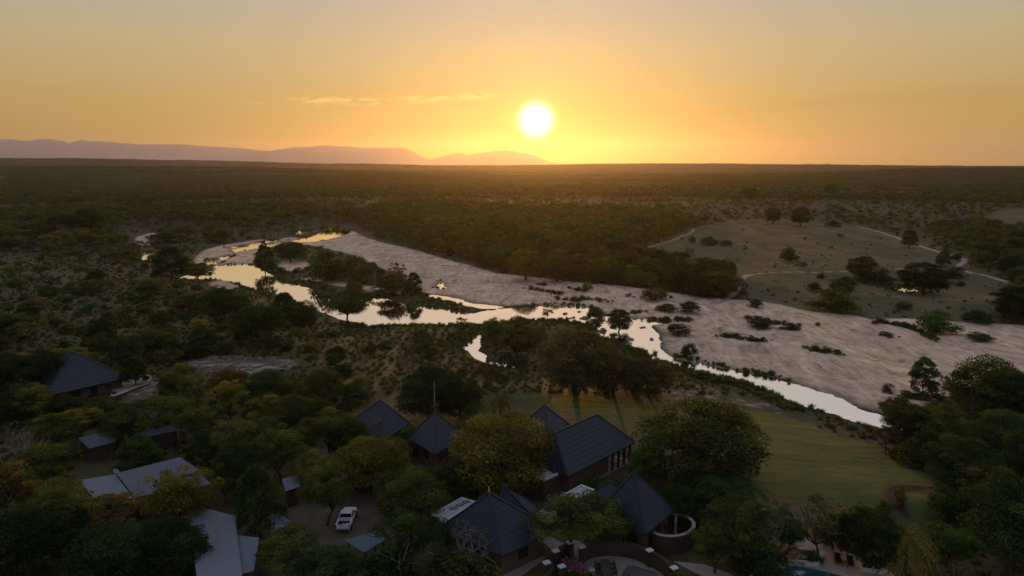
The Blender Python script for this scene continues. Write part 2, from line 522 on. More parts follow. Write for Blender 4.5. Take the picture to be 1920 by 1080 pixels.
class MB:
    """collects boxes, prisms, tubes and lathes and links them as ONE mesh object"""

    def __init__(self):
        self.v, self.f, self.mi, self.sm = [], [], [], []

    def poly(self, pts, mi=0, smooth=False):
        i = len(self.v)
        self.v += [tuple(map(float, p)) for p in pts]
        self.f.append(tuple(range(i, i + len(pts))))
        self.mi.append(mi)
        self.sm.append(smooth)
        return self

    def mesh(self, vs, fs, mi=0, smooth=False):
        i = len(self.v)
        self.v += [tuple(map(float, p)) for p in vs]
        for f in fs:
            self.f.append(tuple(k + i for k in f))
            self.mi.append(mi)
            self.sm.append(smooth)
        return self

    def box(self, c, s, rz=0.0, mi=0, taper=1.0):
        cx, cy_, cz = c
        sx, sy, sz = s[0] / 2, s[1] / 2, s[2] / 2
        co, si = math.cos(rz), math.sin(rz)
        vs = []
        for z, k in ((-sz, 1.0), (sz, taper)):
            for x, y in ((-sx, -sy), (sx, -sy), (sx, sy), (-sx, sy)):
                x, y = x * k, y * k
                vs.append((cx + x * co - y * si, cy_ + x * si + y * co, cz + z))
        return self.mesh(vs, [(0, 3, 2, 1), (4, 5, 6, 7), (0, 1, 5, 4), (1, 2, 6, 5), (2, 3, 7, 6), (3, 0, 4, 7)], mi)

    def prism(self, poly, z0, z1, mi=0):
        """vertical prism over a plan polygon (anticlockwise)"""
        n = len(poly)
        a = sum(poly[i][0] * poly[(i + 1) % n][1] - poly[(i + 1) % n][0] * poly[i][1] for i in range(n))
        poly = list(poly) if a > 0 else list(poly)[::-1]
        vs = [(p[0], p[1], z0) for p in poly] + [(p[0], p[1], z1) for p in poly]
        fs = [tuple(range(n - 1, -1, -1)), tuple(range(n, 2 * n))] + [(i, (i + 1) % n, n + (i + 1) % n, n + i) for i in range(n)]
        return self.mesh(vs, fs, mi)

    def bar(self, a, b, w, h=None, mi=0):
        """square bar from a to b"""
        a, b = np.array(a, float), np.array(b, float)
        d = (b - a) / np.linalg.norm(b - a)
        up = np.array((0, 0, 1.0)) if abs(d[2]) < .95 else np.array((1.0, 0, 0))
        s = np.cross(d, up)
        s /= np.linalg.norm(s)
        t = np.cross(s, d)
        h = w if h is None else h
        vs = []
        for p in (a, b):
            for i, j in ((-1, -1), (1, -1), (1, 1), (-1, 1)):
                vs.append(p + s * i * w / 2 + t * j * h / 2)
        return self.mesh(vs, [(0, 1, 2, 3), (7, 6, 5, 4), (0, 4, 5, 1), (1, 5, 6, 2), (2, 6, 7, 3), (3, 7, 4, 0)], mi)

    def lathe(self, c, prof, n=16, axis='z', mi=0, smooth=True):
        vs, fs = [], []
        for r, z in prof:
            for k in range(n):
                a = 2 * math.pi * k / n
                p = (r * math.cos(a), r * math.sin(a), z)
                if axis == 'x':
                    p = (p[2], p[0], p[1])
                elif axis == 'y':
                    p = (p[0], p[2], p[1])
                vs.append((c[0] + p[0], c[1] + p[1], c[2] + p[2]))
        for i in range(len(prof) - 1):
            for k in range(n):
                fs.append((i * n + k, i * n + (k + 1) % n, (i + 1) * n + (k + 1) % n, (i + 1) * n + k))
        fs.append(tuple(range(n - 1, -1, -1)))
        fs.append(tuple(range((len(prof) - 1) * n, len(prof) * n)))
        return self.mesh(vs, fs, mi, smooth)

    def build(self, name, mat, parent=None, origin=None, **kw):
        me = bpy.data.meshes.new(name)
        v = self.v
        if origin is not None:
            ox, oy, oz = (float(c) for c in origin)
            v = [(x - ox, y - oy, z - oz) for x, y, z in v]
        me.from_pydata(v, [], self.f)
        for m in (mat if isinstance(mat, (list, tuple)) else (mat,)):
            me.materials.append(m)
        me.polygons.foreach_set("material_index", self.mi)
        me.polygons.foreach_set("use_smooth", self.sm)
        me.update()
        return link(name, me, parent, **kw)
# ---------------------------------------------------------------- materials
def new_mat(name):
    m = bpy.data.materials.new(name)
    m.use_nodes = True
    nt = m.node_tree
    b = nt.nodes['Principled BSDF']
    return m, Nodes(nt), b


def simple(name, col, rough=.7, var=.25, scale=3.0, metal=0.0, bump=0.0, spec=.3, coords='Object'):
    m, n, b = new_mat(name)
    t = n.new('ShaderNodeTexCoord')
    f = n.noise(t.outputs[coords], scale, 5.0, .6)
    f2 = n.noise(t.outputs[coords], scale * .23, 3.0, .5)
    k = n.m('ADD', n.m('MULTIPLY', f, var), n.m('MULTIPLY', f2, var))
    c = n.scalecol(col, n.m('ADD', k, 1.0 - var))
    n.put(b.inputs['Base Color'], c)
    b.inputs['Roughness'].default_value = rough
    b.inputs['Metallic'].default_value = metal
    b.inputs['Specular IOR Level'].default_value = spec
    if bump:
        bp = n.new('ShaderNodeBump')
        bp.inputs['Strength'].default_value = bump
        bp.inputs['Distance'].default_value = .05
        n.put(bp.inputs['Height'], f)
        n.put(b.inputs['Normal'], bp.outputs[0])
    return m


def ground_material():
    m, n, b = new_mat('earth')
    g = n.new('ShaderNodeNewGeometry').outputs['Position']

    def attr(k):
        a = n.new('ShaderNodeAttribute', attribute_name=k)
        return a.outputs['Fac']
    big = n.noise(g, .012, 4.0, .55)
    mid = n.noise(g, .07, 5.0, .6)
    fine = n.noise(g, .55, 5.0, .65)
    vfine = n.noise(g, 3.0, 4.0, .7)
    st = n.new('ShaderNodeVectorMath', operation='MULTIPLY')
    n.put(st.inputs[0], g)
    st.inputs[1].default_value = (.05, .35, .3)
    streak = n.noise(st.outputs[0], 1.0, 6.0, .62, 1.2)
    wob = n.m('MULTIPLY', n.m('SUBTRACT', fine, .5), 3.2)
    # bush floor: dry grass, leaf litter, bare soil
    c = n.ramp(mid, [(.30, (.034, .037, .015)), (.44, (.062, .060, .024)), (.55, (.098, .080, .034)), (.68, (.135, .098, .050))])
    c = n.mix(n.ss(fine, .42, .68), c, (.050, .056, .020))
    c = n.mix(n.m('MULTIPLY', n.ss(big, .48, .64), .55), c, (.125, .090, .050))
    c = n.mix(n.m('MULTIPLY', n.ss(vfine, .45, .75), .5), c, n.scalecol(c, .45))

    def blend(c, key, col, soft=1.0, k=1.0):
        return n.mix(n.ss(n.m('ADD', attr(key), n.m('MULTIPLY', wob, k)), soft, -soft), c, col)
    mead = n.ramp(n.m('ADD', n.m('MULTIPLY', mid, .6), n.m('MULTIPLY', streak, .4)), [(.34, (.052, .054, .022)), (.5, (.088, .080, .036)), (.66, (.135, .112, .056))])
    mead = n.mix(n.m('MULTIPLY', n.ss(fine, .55, .75), .7), mead, (.045, .045, .018))
    cover = n.ramp(n.m('ADD', n.m('MULTIPLY', big, .5), n.m('MULTIPLY', mid, .5)), [(.36, (.022, .028, .011)), (.5, (.036, .038, .015)), (.64, (.060, .053, .025))])
    c = n.mix(n.m('MULTIPLY', attr('cover'), .85), c, cover)
    c = blend(c, 'meadow', mead, 6.0, 4.0)
    lawn = n.ramp(n.m('ADD', n.m('MULTIPLY', mid, .5), n.m('MULTIPLY', streak, .5)), [(.35, (.036, .064, .016)), (.52, (.066, .088, .021)), (.66, (.135, .108, .028))])  # golden last stop paints sunlight into the grass as noise patches
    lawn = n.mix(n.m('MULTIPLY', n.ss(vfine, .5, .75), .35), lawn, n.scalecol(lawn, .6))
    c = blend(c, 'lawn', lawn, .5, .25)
    c = blend(c, 'bed', (.022, .019, .013), .4, .2)  # dark crescent of ground beside the lawn mound, one even near-black brown
    yard = n.ramp(fine, [(.3, (.085, .066, .048)), (.7, (.150, .115, .085))])
    c = blend(c, 'yard', yard, 1.0, .6)
    rock = n.ramp(streak, [(.36, (.055, .042, .028)), (.5, (.15, .115, .092)), (.64, (.36, .30, .265))])
    rock = n.mix(n.ss(fine, .48, .58), rock, (.075, .062, .035))
    c = blend(c, 'rock', rock, 1.5, 2.6)
    st2 = n.new('ShaderNodeVectorMath', operation='MULTIPLY')
    n.put(st2.inputs[0], g)
    st2.inputs[1].default_value = (.085, .050, .1)
    flow = n.noise(st2.outputs[0], 1.0, 7.0, .66, 2.6)
    st3 = n.new('ShaderNodeMapping')
    n.put(st3.inputs['Vector'], g)
    st3.inputs['Rotation'].default_value = (0, 0, -.95)
    st3.inputs['Scale'].default_value = (.22, .055, .2)
    wash = n.noise(st3.outputs[0], 1.0, 6.0, .6, 1.8)
    sand = n.ramp(n.m('ADD', n.m('MULTIPLY', flow, .6), n.m('MULTIPLY', wash, .4)), [(.36, (.20, .130, .080)), (.45, (.49, .340, .222)), (.54, (.645, .455, .312)), (.66, (.80, .605, .45))])
    sand = n.mix(n.m('MULTIPLY', n.ss(mid, .52, .66), .45), sand, (.36, .27, .215))
    sand = n.mix(n.m('MULTIPLY', n.ss(vfine, .58, .74), .35), sand, (.22, .165, .13))
    rill = n.ss(n.m('ABSOLUTE', n.m('SUBTRACT', wash, .5)), .022, .0)
    sand = n.mix(n.m('MULTIPLY', rill, .55), sand, (.20, .15, .12))
    grav = n.noise(g, .16, 6.0, .7)
    sand = n.mix(n.m('MULTIPLY', n.ss(grav, .60, .68), .6), sand, (.14, .11, .085))
    c = blend(c, 'sand', sand, 1.3, 1.5)
    track = n.ramp(fine, [(.3, (.27, .205, .155)), (.7, (.38, .30, .235))])
    c = blend(c, 'track', track, .5, .3)
    # wet margin and the bed under the water
    wet = n.ss(n.m('ADD', attr('water'), n.m('MULTIPLY', wob, 1.2)), 3.6, .3)
    c = n.mix(n.m('MULTIPLY', wet, .62), c, n.scalecol(c, .35))
    n.put(b.inputs['Base Color'], c)
    b.inputs['Roughness'].default_value = .9
    b.inputs['Specular IOR Level'].default_value = .15
    bp = n.new('ShaderNodeBump')
    bp.inputs['Strength'].default_value = .55
    bp.inputs['Distance'].default_value = .5
    n.put(bp.inputs['Height'], n.m('ADD', n.m('ADD', n.m('MULTIPLY', streak, .6), n.m('MULTIPLY', vfine, .3)), n.m('MULTIPLY', fine, .9)))
    n.put(b.inputs['Normal'], bp.outputs[0])
    return m


def water_material(name='river_water', rip=.035):
    m, n, b = new_mat(name)
    nt = m.node_tree
    nt.nodes.remove(b)
    out = nt.nodes['Material Output']
    g = n.new('ShaderNodeNewGeometry').outputs['Position']
    st = n.new('ShaderNodeVectorMath', operation='MULTIPLY')
    n.put(st.inputs[0], g)
    st.inputs[1].default_value = (.5, 1.3, 1.0)
    f = n.noise(st.outputs[0], .9, 3.0, .5)
    calm = n.ss(n.noise(g, .05, 2.0), .5, .62)
    bp = n.new('ShaderNodeBump')
    n.put(bp.inputs['Strength'], n.m('MULTIPLY_ADD', calm, rip, rip * .25))
    bp.inputs['Distance'].default_value = .3
    n.put(bp.inputs['Height'], f)
    gl = n.new('ShaderNodeBsdfGlossy')
    gl.inputs['Color'].default_value = (.95, .95, .95, 1)
    gl.inputs['Roughness'].default_value = .03
    n.put(gl.inputs['Normal'], bp.outputs[0])
    df = n.new('ShaderNodeBsdfDiffuse')
    df.inputs['Color'].default_value = (.030, .030, .022, 1)
    lw = n.new('ShaderNodeFresnel')
    lw.inputs['IOR'].default_value = 1.33
    n.put(lw.inputs['Normal'], bp.outputs[0])
    mx = n.new('ShaderNodeMixShader')
    n.put(mx.inputs[0], n.m('MULTIPLY_ADD', lw.outputs[0], 1.1, .42, clamp=True))
    nt.links.new(df.outputs[0], mx.inputs[1])
    nt.links.new(gl.outputs[0], mx.inputs[2])
    nt.links.new(mx.outputs[0], out.inputs['Surface'])
    return m


EARTH = ground_material()
WATER_M = water_material()

# ---------------------------------------------------------------- ground, sandbanks, lawn, meadow, tracks, yard
ii, jj = np.meshgrid(np.arange(NR - 1), np.arange(NA - 1), indexing='ij')
idx = (ii * NA + jj).ravel()
quads = np.stack([idx, idx + 1, idx + NA + 1, idx + NA], 1)[:, ::-1]
verts = np.stack([gx, gy, gz], 1)
fz = {k: g[quads].mean(1) for k, g in (('water', g_water), ('sand', g_sand), ('rock', g_rock), ('lawn', g_lawn), ('bed', g_crescent), ('meadow', g_meadow), ('yard', g_yard), ('track', g_track))}
zone = np.zeros(len(quads), int)
ZN = ['ground', 'meadow', 'sandbank', 'lawn', 'dark_crescent', 'gravel_yard', 'dirt_track', 'rock_slab']
zone[fz['meadow'] < 0] = 1
zone[(fz['sand'] < 0)] = 2
zone[(fz['rock'] < 0)] = 7
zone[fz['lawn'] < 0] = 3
zone[fz['bed'] < 0] = 4
zone[fz['yard'] < 0] = 5
zone[(fz['track'] < 0)] = 6
attr_all = {'water': g_water, 'sand': g_sand, 'rock': g_rock, 'lawn': g_lawn, 'bed': g_crescent, 'meadow': g_meadow, 'yard': g_yard, 'track': g_track, 'cover': sstep(np.hypot(gx, gy), 330, 620)}
for z, nm in enumerate(ZN):
    q = quads[zone == z]
    if not len(q):
        continue
    used, inv = np.unique(q, return_inverse=True)
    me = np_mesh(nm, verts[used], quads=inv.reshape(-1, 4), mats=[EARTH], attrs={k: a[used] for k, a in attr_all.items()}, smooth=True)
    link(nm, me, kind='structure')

# the river: one level sheet over every place where the bed lies below it
q = quads[(fz['water'] < 4.0)]
used, inv = np.unique(q, return_inverse=True)
wv = verts[used].copy()
wv[:, 2] = -5.0
link('river', np_mesh('river', wv, quads=inv.reshape(-1, 4), mats=[WATER_M], smooth=True), kind='structure')

# ---------------------------------------------------------------- distant mountains
MOUNT = simple('mountain_rock', (.36, .325, .32), .95, .3, .004)


def mountain(prof, dist, depth, seed):
    us = np.linspace(prof[0][0], prof[-1][0], 260)
    vs = np.interp(us, [p[0] for p in prof], [p[1] for p in prof])
    vs = vs + fbm(us / 9.0, us * 0 + seed, seed, 3) * 2.0 * np.clip((308 - vs) / 12, 0, 1)
    V, cols = [], []
    prof_t = [(-1.0, 0.0), (-.7, .16), (-.42, .38), (-.2, .68), (-.08, .9), (0, 1.0), (.15, .96), (.5, .6), (1.0, 0.0)]
    for t, k in prof_t:
        y = dist + depth * t + fbm(us / 40.0, us * 0 + t * 3, seed + 5, 3) * depth * .35 * (1 - abs(t))
        x = (us - 960) / F * dist * CP * (1 + .0 * t)
        crest = H + (306 - vs) / F * dist
        kk = np.clip(k + fbm(us / 16.0, us * 0 + t * 4, seed + 9, 3) * .25 * (1 - k) * (k > 0), 0, 1)
        V.append(np.stack([x, y, -20 + (crest + 20) * kk], 1))
    n = len(us)
    V = np.concatenate(V)
    i, j = np.meshgrid(np.arange(len(prof_t) - 1), np.arange(n - 1), indexing='ij')
    a = (i * n + j).ravel()
    me = np_mesh('mountain', V, quads=np.stack([a, a + 1, a + n + 1, a + n], 1), mats=[MOUNT], smooth=True)
    return link('mountain', me, kind='structure')


mountain([(-300, 300), (-200, 275), (-100, 266), (-40, 260), (0, 262), (35, 263), (58, 266), (75, 262.5), (98, 262), (118, 266), (130, 269), (145, 266), (155, 263), (165, 266.5), (185, 266), (215, 268), (250, 271), (300, 272), (340, 272),
          (400, 276), (460, 279), (502, 284), (530, 279), (570, 277), (610, 274), (650, 275), (680, 278), (720, 278), (755, 278.5), (768, 281), (780, 288), (798, 297), (820, 301), (850, 309)], 14200, 1200, 3)
mountain([(780, 309), (808, 300), (835, 292), (850, 288), (865, 288), (880, 291.5), (905, 286), (935, 283), (962, 283), (975, 287), (1000, 290), (1010, 296), (1030, 303), (1060, 309)], 15200, 900, 11)

# ---------------------------------------------------------------- haze: one closed box of thin even air
hm = bpy.data.materials.new('haze')
hm.use_nodes = True
hnt = hm.node_tree
hnt.nodes.remove(hnt.nodes['Principled BSDF'])
pv = hnt.nodes.new('ShaderNodeVolumePrincipled')
pv.inputs['Color'].default_value = (.86, .80, .90, 1)
pv.inputs['Density'].default_value = HAZE_DENSITY
pv.inputs['Anisotropy'].default_value = HAZE_G
pv.inputs['Density Attribute'].default_value = ''
hnt.links.new(pv.outputs[0], hnt.nodes['Material Output'].inputs['Volume'])
hz_box = MB()
ZTOP = max(o.bound_box[k][2] for o in C.objects if o.type == 'MESH' for k in range(8)) + 15
ZBOT = min(o.bound_box[k][2] for o in C.objects if o.type == 'MESH' for k in range(8)) - 1.5
hz_box.box((0, 0, (ZTOP + ZBOT) / 2), (38000, 38000, ZTOP - ZBOT))
hz_box.build('haze', hm, kind='stuff')
print('zones', [(z, int((zone == i).sum())) for i, z in enumerate(ZN)], len(verts), ZTOP, ZBOT)
# ---------------------------------------------------------------- foliage and bark
def leaf_material(name, trans=.38, fixed=None):
    m, n, b = new_mat(name)
    nt = m.node_tree
    nt.nodes.remove(b)
    oi = n.new('ShaderNodeObjectInfo')
    ta = n.new('ShaderNodeAttribute', attribute_name='tint').outputs['Fac']
    own = oi.outputs['Color'] if fixed is None else fixed
    col = n.scalecol(own, n.m('MULTIPLY_ADD', ta, 1.5, .30))
    warm = n.mix(n.ss(ta, .55, 1.0), col, n.mix(1.0, col, (1.28, 1.05, .6), 'MULTIPLY'))
    warm = n.scalecol(warm, n.m('MULTIPLY_ADD', oi.outputs['Random'], .35, .82))
    d = n.new('ShaderNodeBsdfDiffuse')
    t = n.new('ShaderNodeBsdfTranslucent')
    n.put(d.inputs['Color'], warm)
    n.put(t.inputs['Color'], n.mix(1.0, warm, (1.25, 1.30, .5), 'MULTIPLY'))
    mx = n.new('ShaderNodeMixShader')
    mx.inputs[0].default_value = trans
    nt.links.new(d.outputs[0], mx.inputs[1])
    nt.links.new(t.outputs[0], mx.inputs[2])
    nt.links.new(mx.outputs[0], nt.nodes['Material Output'].inputs['Surface'])
    return m


LEAF = leaf_material('leaves')
BARK = simple('bark', (.060, .046, .036), .9, .4, 6.0)
BARK_PALE = simple('pale_bark', (.200, .185, .165), .85, .35, 6.0)
FLOWER_RED = simple('coral_petals', (.42, .06, .05), .7, .3, 8.0)
FLOWER_PINK = simple('pink_petals', (.36, .08, .20), .7, .4, 8.0)


class Geo:
    """numpy pile of quads with a tint per vertex and a material per quad"""

    def __init__(self):
        self.V, self.Q, self.T, self.M, self.n = [], [], [], [], 0

    def add(self, V, Q, tint, mat):
        V = np.asarray(V, float)
        self.V.append(V)
        self.Q.append(np.asarray(Q, int) + self.n)
        self.T.append(np.broadcast_to(tint, (len(V),)))
        self.M.append(np.full(len(Q), mat))
        self.n += len(V)
        return self

    def mesh(self, name, mats):
        return np_mesh(name, np.concatenate(self.V), quads=np.concatenate(self.Q), mats=mats, qmat=np.concatenate(self.M), attrs={'tint': np.concatenate(self.T)})


def unit(v):
    return v / np.maximum(np.linalg.norm(v, axis=-1, keepdims=True), 1e-9)


def tube(g, pts, rad, sides=5, mat=0):
    pts = np.asarray(pts, float)
    rad = np.asarray(rad, float)
    d = unit(np.gradient(pts, axis=0))
    ref = np.where(np.abs(d[:, 2:3]) > .9, np.array([[1.0, 0, 0]]), np.array([[0, 0, 1.0]]))
    s = unit(np.cross(d, ref))
    t = np.cross(s, d)
    a = np.arange(sides) * 2 * math.pi / sides
    ring = pts[:, None] + rad[:, None, None] * (s[:, None] * np.cos(a)[None, :, None] + t[:, None] * np.sin(a)[None, :, None])
    k, m = len(pts), sides
    i, j = np.meshgrid(np.arange(k - 1), np.arange(m), indexing='ij')
    q = np.stack([i * m + j, i * m + (j + 1) % m, (i + 1) * m + (j + 1) % m, (i + 1) * m + j], -1).reshape(-1, 4)
    g.add(ring.reshape(-1, 3), q, .5, mat)


def leaves(g, rng, cen, rad, n, size, squash=.75, mat=0, hang=0.0, tintv=None):
    """n diamond leaves spread through clumps cen (k,3) of radius rad (k,)"""
    k = len(cen)
    w = rad ** 2
    c = rng.choice(k, n, p=w / w.sum())
    d = unit(rng.normal(size=(n, 3)))
    d[:, 2] = np.where(d[:, 2] < -.35, -d[:, 2] * .6, d[:, 2])
    r = rad[c] * np.where(rng.random(n) < .22, rng.random(n) ** .5, .72 + .38 * rng.random(n))
    p = cen[c] + d * r[:, None] * np.array([1, 1, squash])
    nr = unit(d * .75 + rng.normal(size=(n, 3)) * .6 + np.array([0, 0, .25 - hang]))
    t1 = unit(np.cross(nr, rng.normal(size=(n, 3))))
    t2 = np.cross(nr, t1)
    s = size * (.55 + .9 * rng.random(n))[:, None]
    V = np.stack([p + t1 * s, p + t2 * s * .62 + nr * s * .15, p - t1 * s, p - t2 * s * .62 + nr * s * .15], 1).reshape(-1, 3)
    ct = rng.random(k) if tintv is None else tintv
    tint = np.clip(ct[c] * .6 + rng.random(n) * .4, 0, 1)
    g.add(V, np.arange(4 * n).reshape(n, 4), np.repeat(tint, 4), mat)


def limb_path(rng, a, b, n=4, jit=.06, sag=.0):
    a, b = np.asarray(a, float), np.asarray(b, float)
    t = np.linspace(0, 1, n)[:, None]
    p = a + (b - a) * t
    L = np.linalg.norm(b - a)
    p[1:-1] += rng.normal(size=(n - 2, 3)) * jit * L
    p[:, 2] += (np.sin(t[:, 0] * math.pi)) * sag * L
    return p


def skeleton(g, rng, cen, top, nl=6, r0=.028, fork=.3, lean=.0):
    """trunk, main limbs and a branch to every clump of leaves; the plan unit is the crown's width, the height unit the tree's height"""
    lx, ly = rng.normal() * lean, rng.normal() * lean
    f = np.array([lx, ly, fork])
    tube(g, limb_path(rng, (0, 0, -.03), f, 4, .04), [r0 * 1.25, r0, r0 * .9, r0 * .8], 7)
    az = np.sort(rng.random(nl) * .6 + np.arange(nl)) / nl * 2 * math.pi
    ends = []
    for a in az:
        sel = cen[rng.integers(len(cen))]
        rr = .16 + .14 * rng.random()
        e = np.array([lx + math.cos(a) * rr, ly + math.sin(a) * rr, fork + (top - fork) * (.45 + .3 * rng.random())])
        path = limb_path(rng, f, e, 4, .09)
        tube(g, path, [r0 * .68, r0 * .52, r0 * .42, r0 * .30], 5)
        ends.append((e, r0 * .30))
        ends.append((path[2], r0 * .42))
    E_ = np.array([e for e, _ in ends])
    for c in cen:
        dd = np.linalg.norm(E_ - c, axis=1) + (E_[:, 2] > c[2]) * .25
        k = int(np.argmin(dd))
        tube(g, limb_path(rng, E_[k], c, 3, .08), [ends[k][1] * .62, ends[k][1] * .40, ends[k][1] * .15], 4)


def crown_points(rng, n, kind):
    pts = []
    while len(pts) < n:
        d = unit(rng.normal(size=3))
        if kind == 'dome':
            r = (.80 + .18 * rng.random()) if rng.random() < .8 else rng.random() * .75
            p = np.array([d[0] * .41 * r, d[1] * .41 * r, .50 + d[2] * .42 * r])
            if d[2] < -.85:
                continue
        elif kind == 'umbrella':
            rr = math.sqrt(rng.random()) * .44
            a = rng.random() * 2 * math.pi
            p = np.array([math.cos(a) * rr, math.sin(a) * rr, .90 - .55 * rr ** 1.6 - rng.random() * .16])
        elif kind == 'open':
            r = rng.random() ** .45
            p = np.array([d[0] * .41 * r, d[1] * .41 * r, .62 + d[2] * .30 * r])
        elif kind == 'tall':
            r = (.75 + .25 * rng.random())
            z = .16 + .76 * rng.random()
            w = math.sin(min(1, (1 - z) * 1.9) * math.pi / 2) * .38
            a = rng.random() * 2 * math.pi
            p = np.array([math.cos(a) * w * r, math.sin(a) * w * r, z])
        elif kind == 'bush':
            r = (.7 + .3 * rng.random()) if rng.random() < .8 else rng.random() * .7
            p = np.array([d[0] * .38 * r, d[1] * .38 * r, abs(d[2]) * .72 * r + .10])
        pts.append(p)
    return np.array(pts)


PROTO = {}


def finish(key, crown, trunk, pale=False, crown_mats=None):
    bark = BARK_PALE if pale else BARK
    cm = crown_mats or [LEAF]
    both = Geo()
    both.V, both.Q, both.T, both.M, both.n = list(trunk.V), list(trunk.Q), list(trunk.T), [m * 0 for m in trunk.M], trunk.n
    if crown is not None and crown.n:
        for V, Q, T, M in zip(crown.V, crown.Q, crown.T, crown.M):
            both.V.append(V)
            both.Q.append(Q + trunk.n)
            both.T.append(T)
            both.M.append(M + 1)
    PROTO.setdefault(key, []).append((crown.mesh('crown', cm) if crown is not None and crown.n else None, trunk.mesh('trunk', [bark]), both, [bark] + cm))


def make_tree(key, kind, seed, nclump, crad, nleaf, lsize, fork, r0, squash=.75, lean=.02, nl=6, pale=False, mats=None, flowers=0):
    rng = np.random.default_rng(seed)
    cen = crown_points(rng, nclump, kind)
    # lopsided outline: push whole sectors in or out
    a = np.arctan2(cen[:, 1], cen[:, 0])
    k = 1 + .13 * np.sin(a * 2 + rng.random() * 6) + .10 * np.sin(a * 3 + rng.random() * 6)
    cen[:, :2] *= k[:, None]
    rad = crad * (.6 + .8 * rng.random(nclump))
    g, t = Geo(), Geo()
    leaves(g, rng, cen, rad, nleaf, lsize, squash)
    if flowers:
        topc = cen[np.argsort(-cen[:, 2])[:max(6, nclump // 5)]]
        leaves(g, rng, topc, np.full(len(topc), crad * 1.05), flowers, lsize * .9, squash, mat=1)
    skeleton(t, rng, cen, cen[:, 2].max(), nl, r0, fork, lean)
    finish(key, g, t, pale, mats)


for s in range(4):
    make_tree('dome', 'dome', 100 + s, 160, .100, 22000, .0122, .26, .030)
make_tree('dome_flower', 'dome', 131, 160, .100, 22000, .0122, .26, .030, mats=[LEAF, FLOWER_RED], flowers=130)
for s in range(3):
    make_tree('umbrella', 'umbrella', 200 + s, 80, .085, 9500, .0122, .34, .022, squash=.42, nl=7)
for s in range(4):
    make_tree('open', 'open', 300 + s, 100, .086, 11000, .0125, .25, .022, nl=7, lean=.04)
for s in range(2):
    make_tree('airy', 'open', 340 + s, 60, .070, 2600, .016, .20, .020, nl=7, lean=.05, pale=(s == 1))
for s in range(3):
    make_tree('tall', 'tall', 400 + s, 110, .095, 9500, .018, .2, .022)
for s in range(4):
    make_tree('bush', 'bush', 500 + s, 60, .13, 3600, .026, .05, .016, squash=1.0, nl=5)
make_tree('bush_pink', 'bush', 541, 60, .13, 3000, .026, .05, .016, squash=1.0, nl=5, mats=[LEAF, FLOWER_PINK], flowers=450)


def grow_bare(g, rng, p, d, L, r, depth, tips):
    q = p + d * L
    mid = p + d * L * .5 + rng.normal(size=3) * L * .07
    tube(g, [p, mid, q], [r, r * .82, r * .66], 5 if r > .006 else 3)
    if depth == 0:
        tips.append(q)
        return
    for k in range(rng.integers(2, 4) if depth > 1 else 3):
        nd = unit(d + rng.normal(size=3) * .62 + np.array([0, 0, .10]))
        grow_bare(g, rng, q, nd, L * (.66 + .2 * rng.random()), r * .60, depth - 1, tips)


for s in range(4):
    rng = np.random.default_rng(700 + s)
    t, g, tips = Geo(), Geo(), []
    for k in range(2 + s % 2):
        grow_bare(t, rng, np.array([0, 0, -.02]), unit(np.array([rng.normal() * .45, rng.normal() * .45, 1.0])), .25, .020, 5, tips)
    # scale to the unit box
    allv = np.concatenate(t.V)
    sx = .5 / np.percentile(np.abs(allv[:, :2]), 99)
    sz = 1 / allv[:, 2].max()
    t.V = [v * np.array([sx, sx, sz]) for v in t.V]
    tips = np.array(tips) * np.array([sx, sx, sz])
    leaves(g, rng, tips[::3], np.full(len(tips[::3]), .03), 420 if s < 2 else 900, .011)
    finish('bare' if s < 2 else 'bare_pale', g, t, s >= 2)


def frond(g, rng, base, a, L, rise, droop, width, n=7, tint=.5, mat=0):
    """one palm frond: a rib of leaf pairs that arch over"""
    t = np.linspace(0, 1, n)
    r = L * t
    p = np.stack([base[0] + math.cos(a) * r, base[1] + math.sin(a) * r, base[2] + rise * L * t - droop * L * t * t], 1)
    side = np.array([-math.sin(a), math.cos(a), 0])
    w = width * L * np.sin(np.clip(t * 1.05 + .08, 0, 1) * math.pi) ** .6
    for k in range(n - 1):
        for s in (-1, 1):
            for h in (0, .5):
                pa = p[k] * (1 - h) + p[k + 1] * h
                pb = pa + (p[k + 1] - p[k]) * .32
                e = pa + (p[k + 1] - p[k]) * .7 + side * s * w[k] + np.array([0, 0, -.35 * w[k]])
                g.add([pa, pb, e, e - (pb - pa) * .25], [[0, 1, 2, 3]], tint, mat)
    tube(g, p, np.linspace(.006, .002, n), 3, mat)


for s in range(3):
    rng = np.random.default_rng(800 + s)
    g, t = Geo(), Geo()
    tube(t, limb_path(rng, (0, 0, -.03), (.02, .0, .62), 5, .015), [.045, .036, .032, .030, .034], 8)
    for k in range(30):
        frond(g, rng, (.02, 0, .62), k * 2.4 + rng.random() * .3, .46 + .10 * rng.random(), 1.0 - .045 * k + .1 * rng.random(), .9 + .2 * rng.random(), .20, tint=.25 + .6 * rng.random())
    finish('palm', g, t)
for s in range(2):
    rng = np.random.default_rng(830 + s)
    g, t = Geo(), Geo()
    tube(t, [(0, 0, -.03), (0, 0, .03), (0, 0, .06)], [.05, .045, .03], 7)
    for k in range(34):
        frond(g, rng, (0, 0, .06), k * 2.4 + rng.random() * .3, .50 + .06 * rng.random(), 1.75 - .05 * k + .1 * rng.random(), .95, .09, tint=.2 + .5 * rng.random())
    finish('low_palm', g, t)
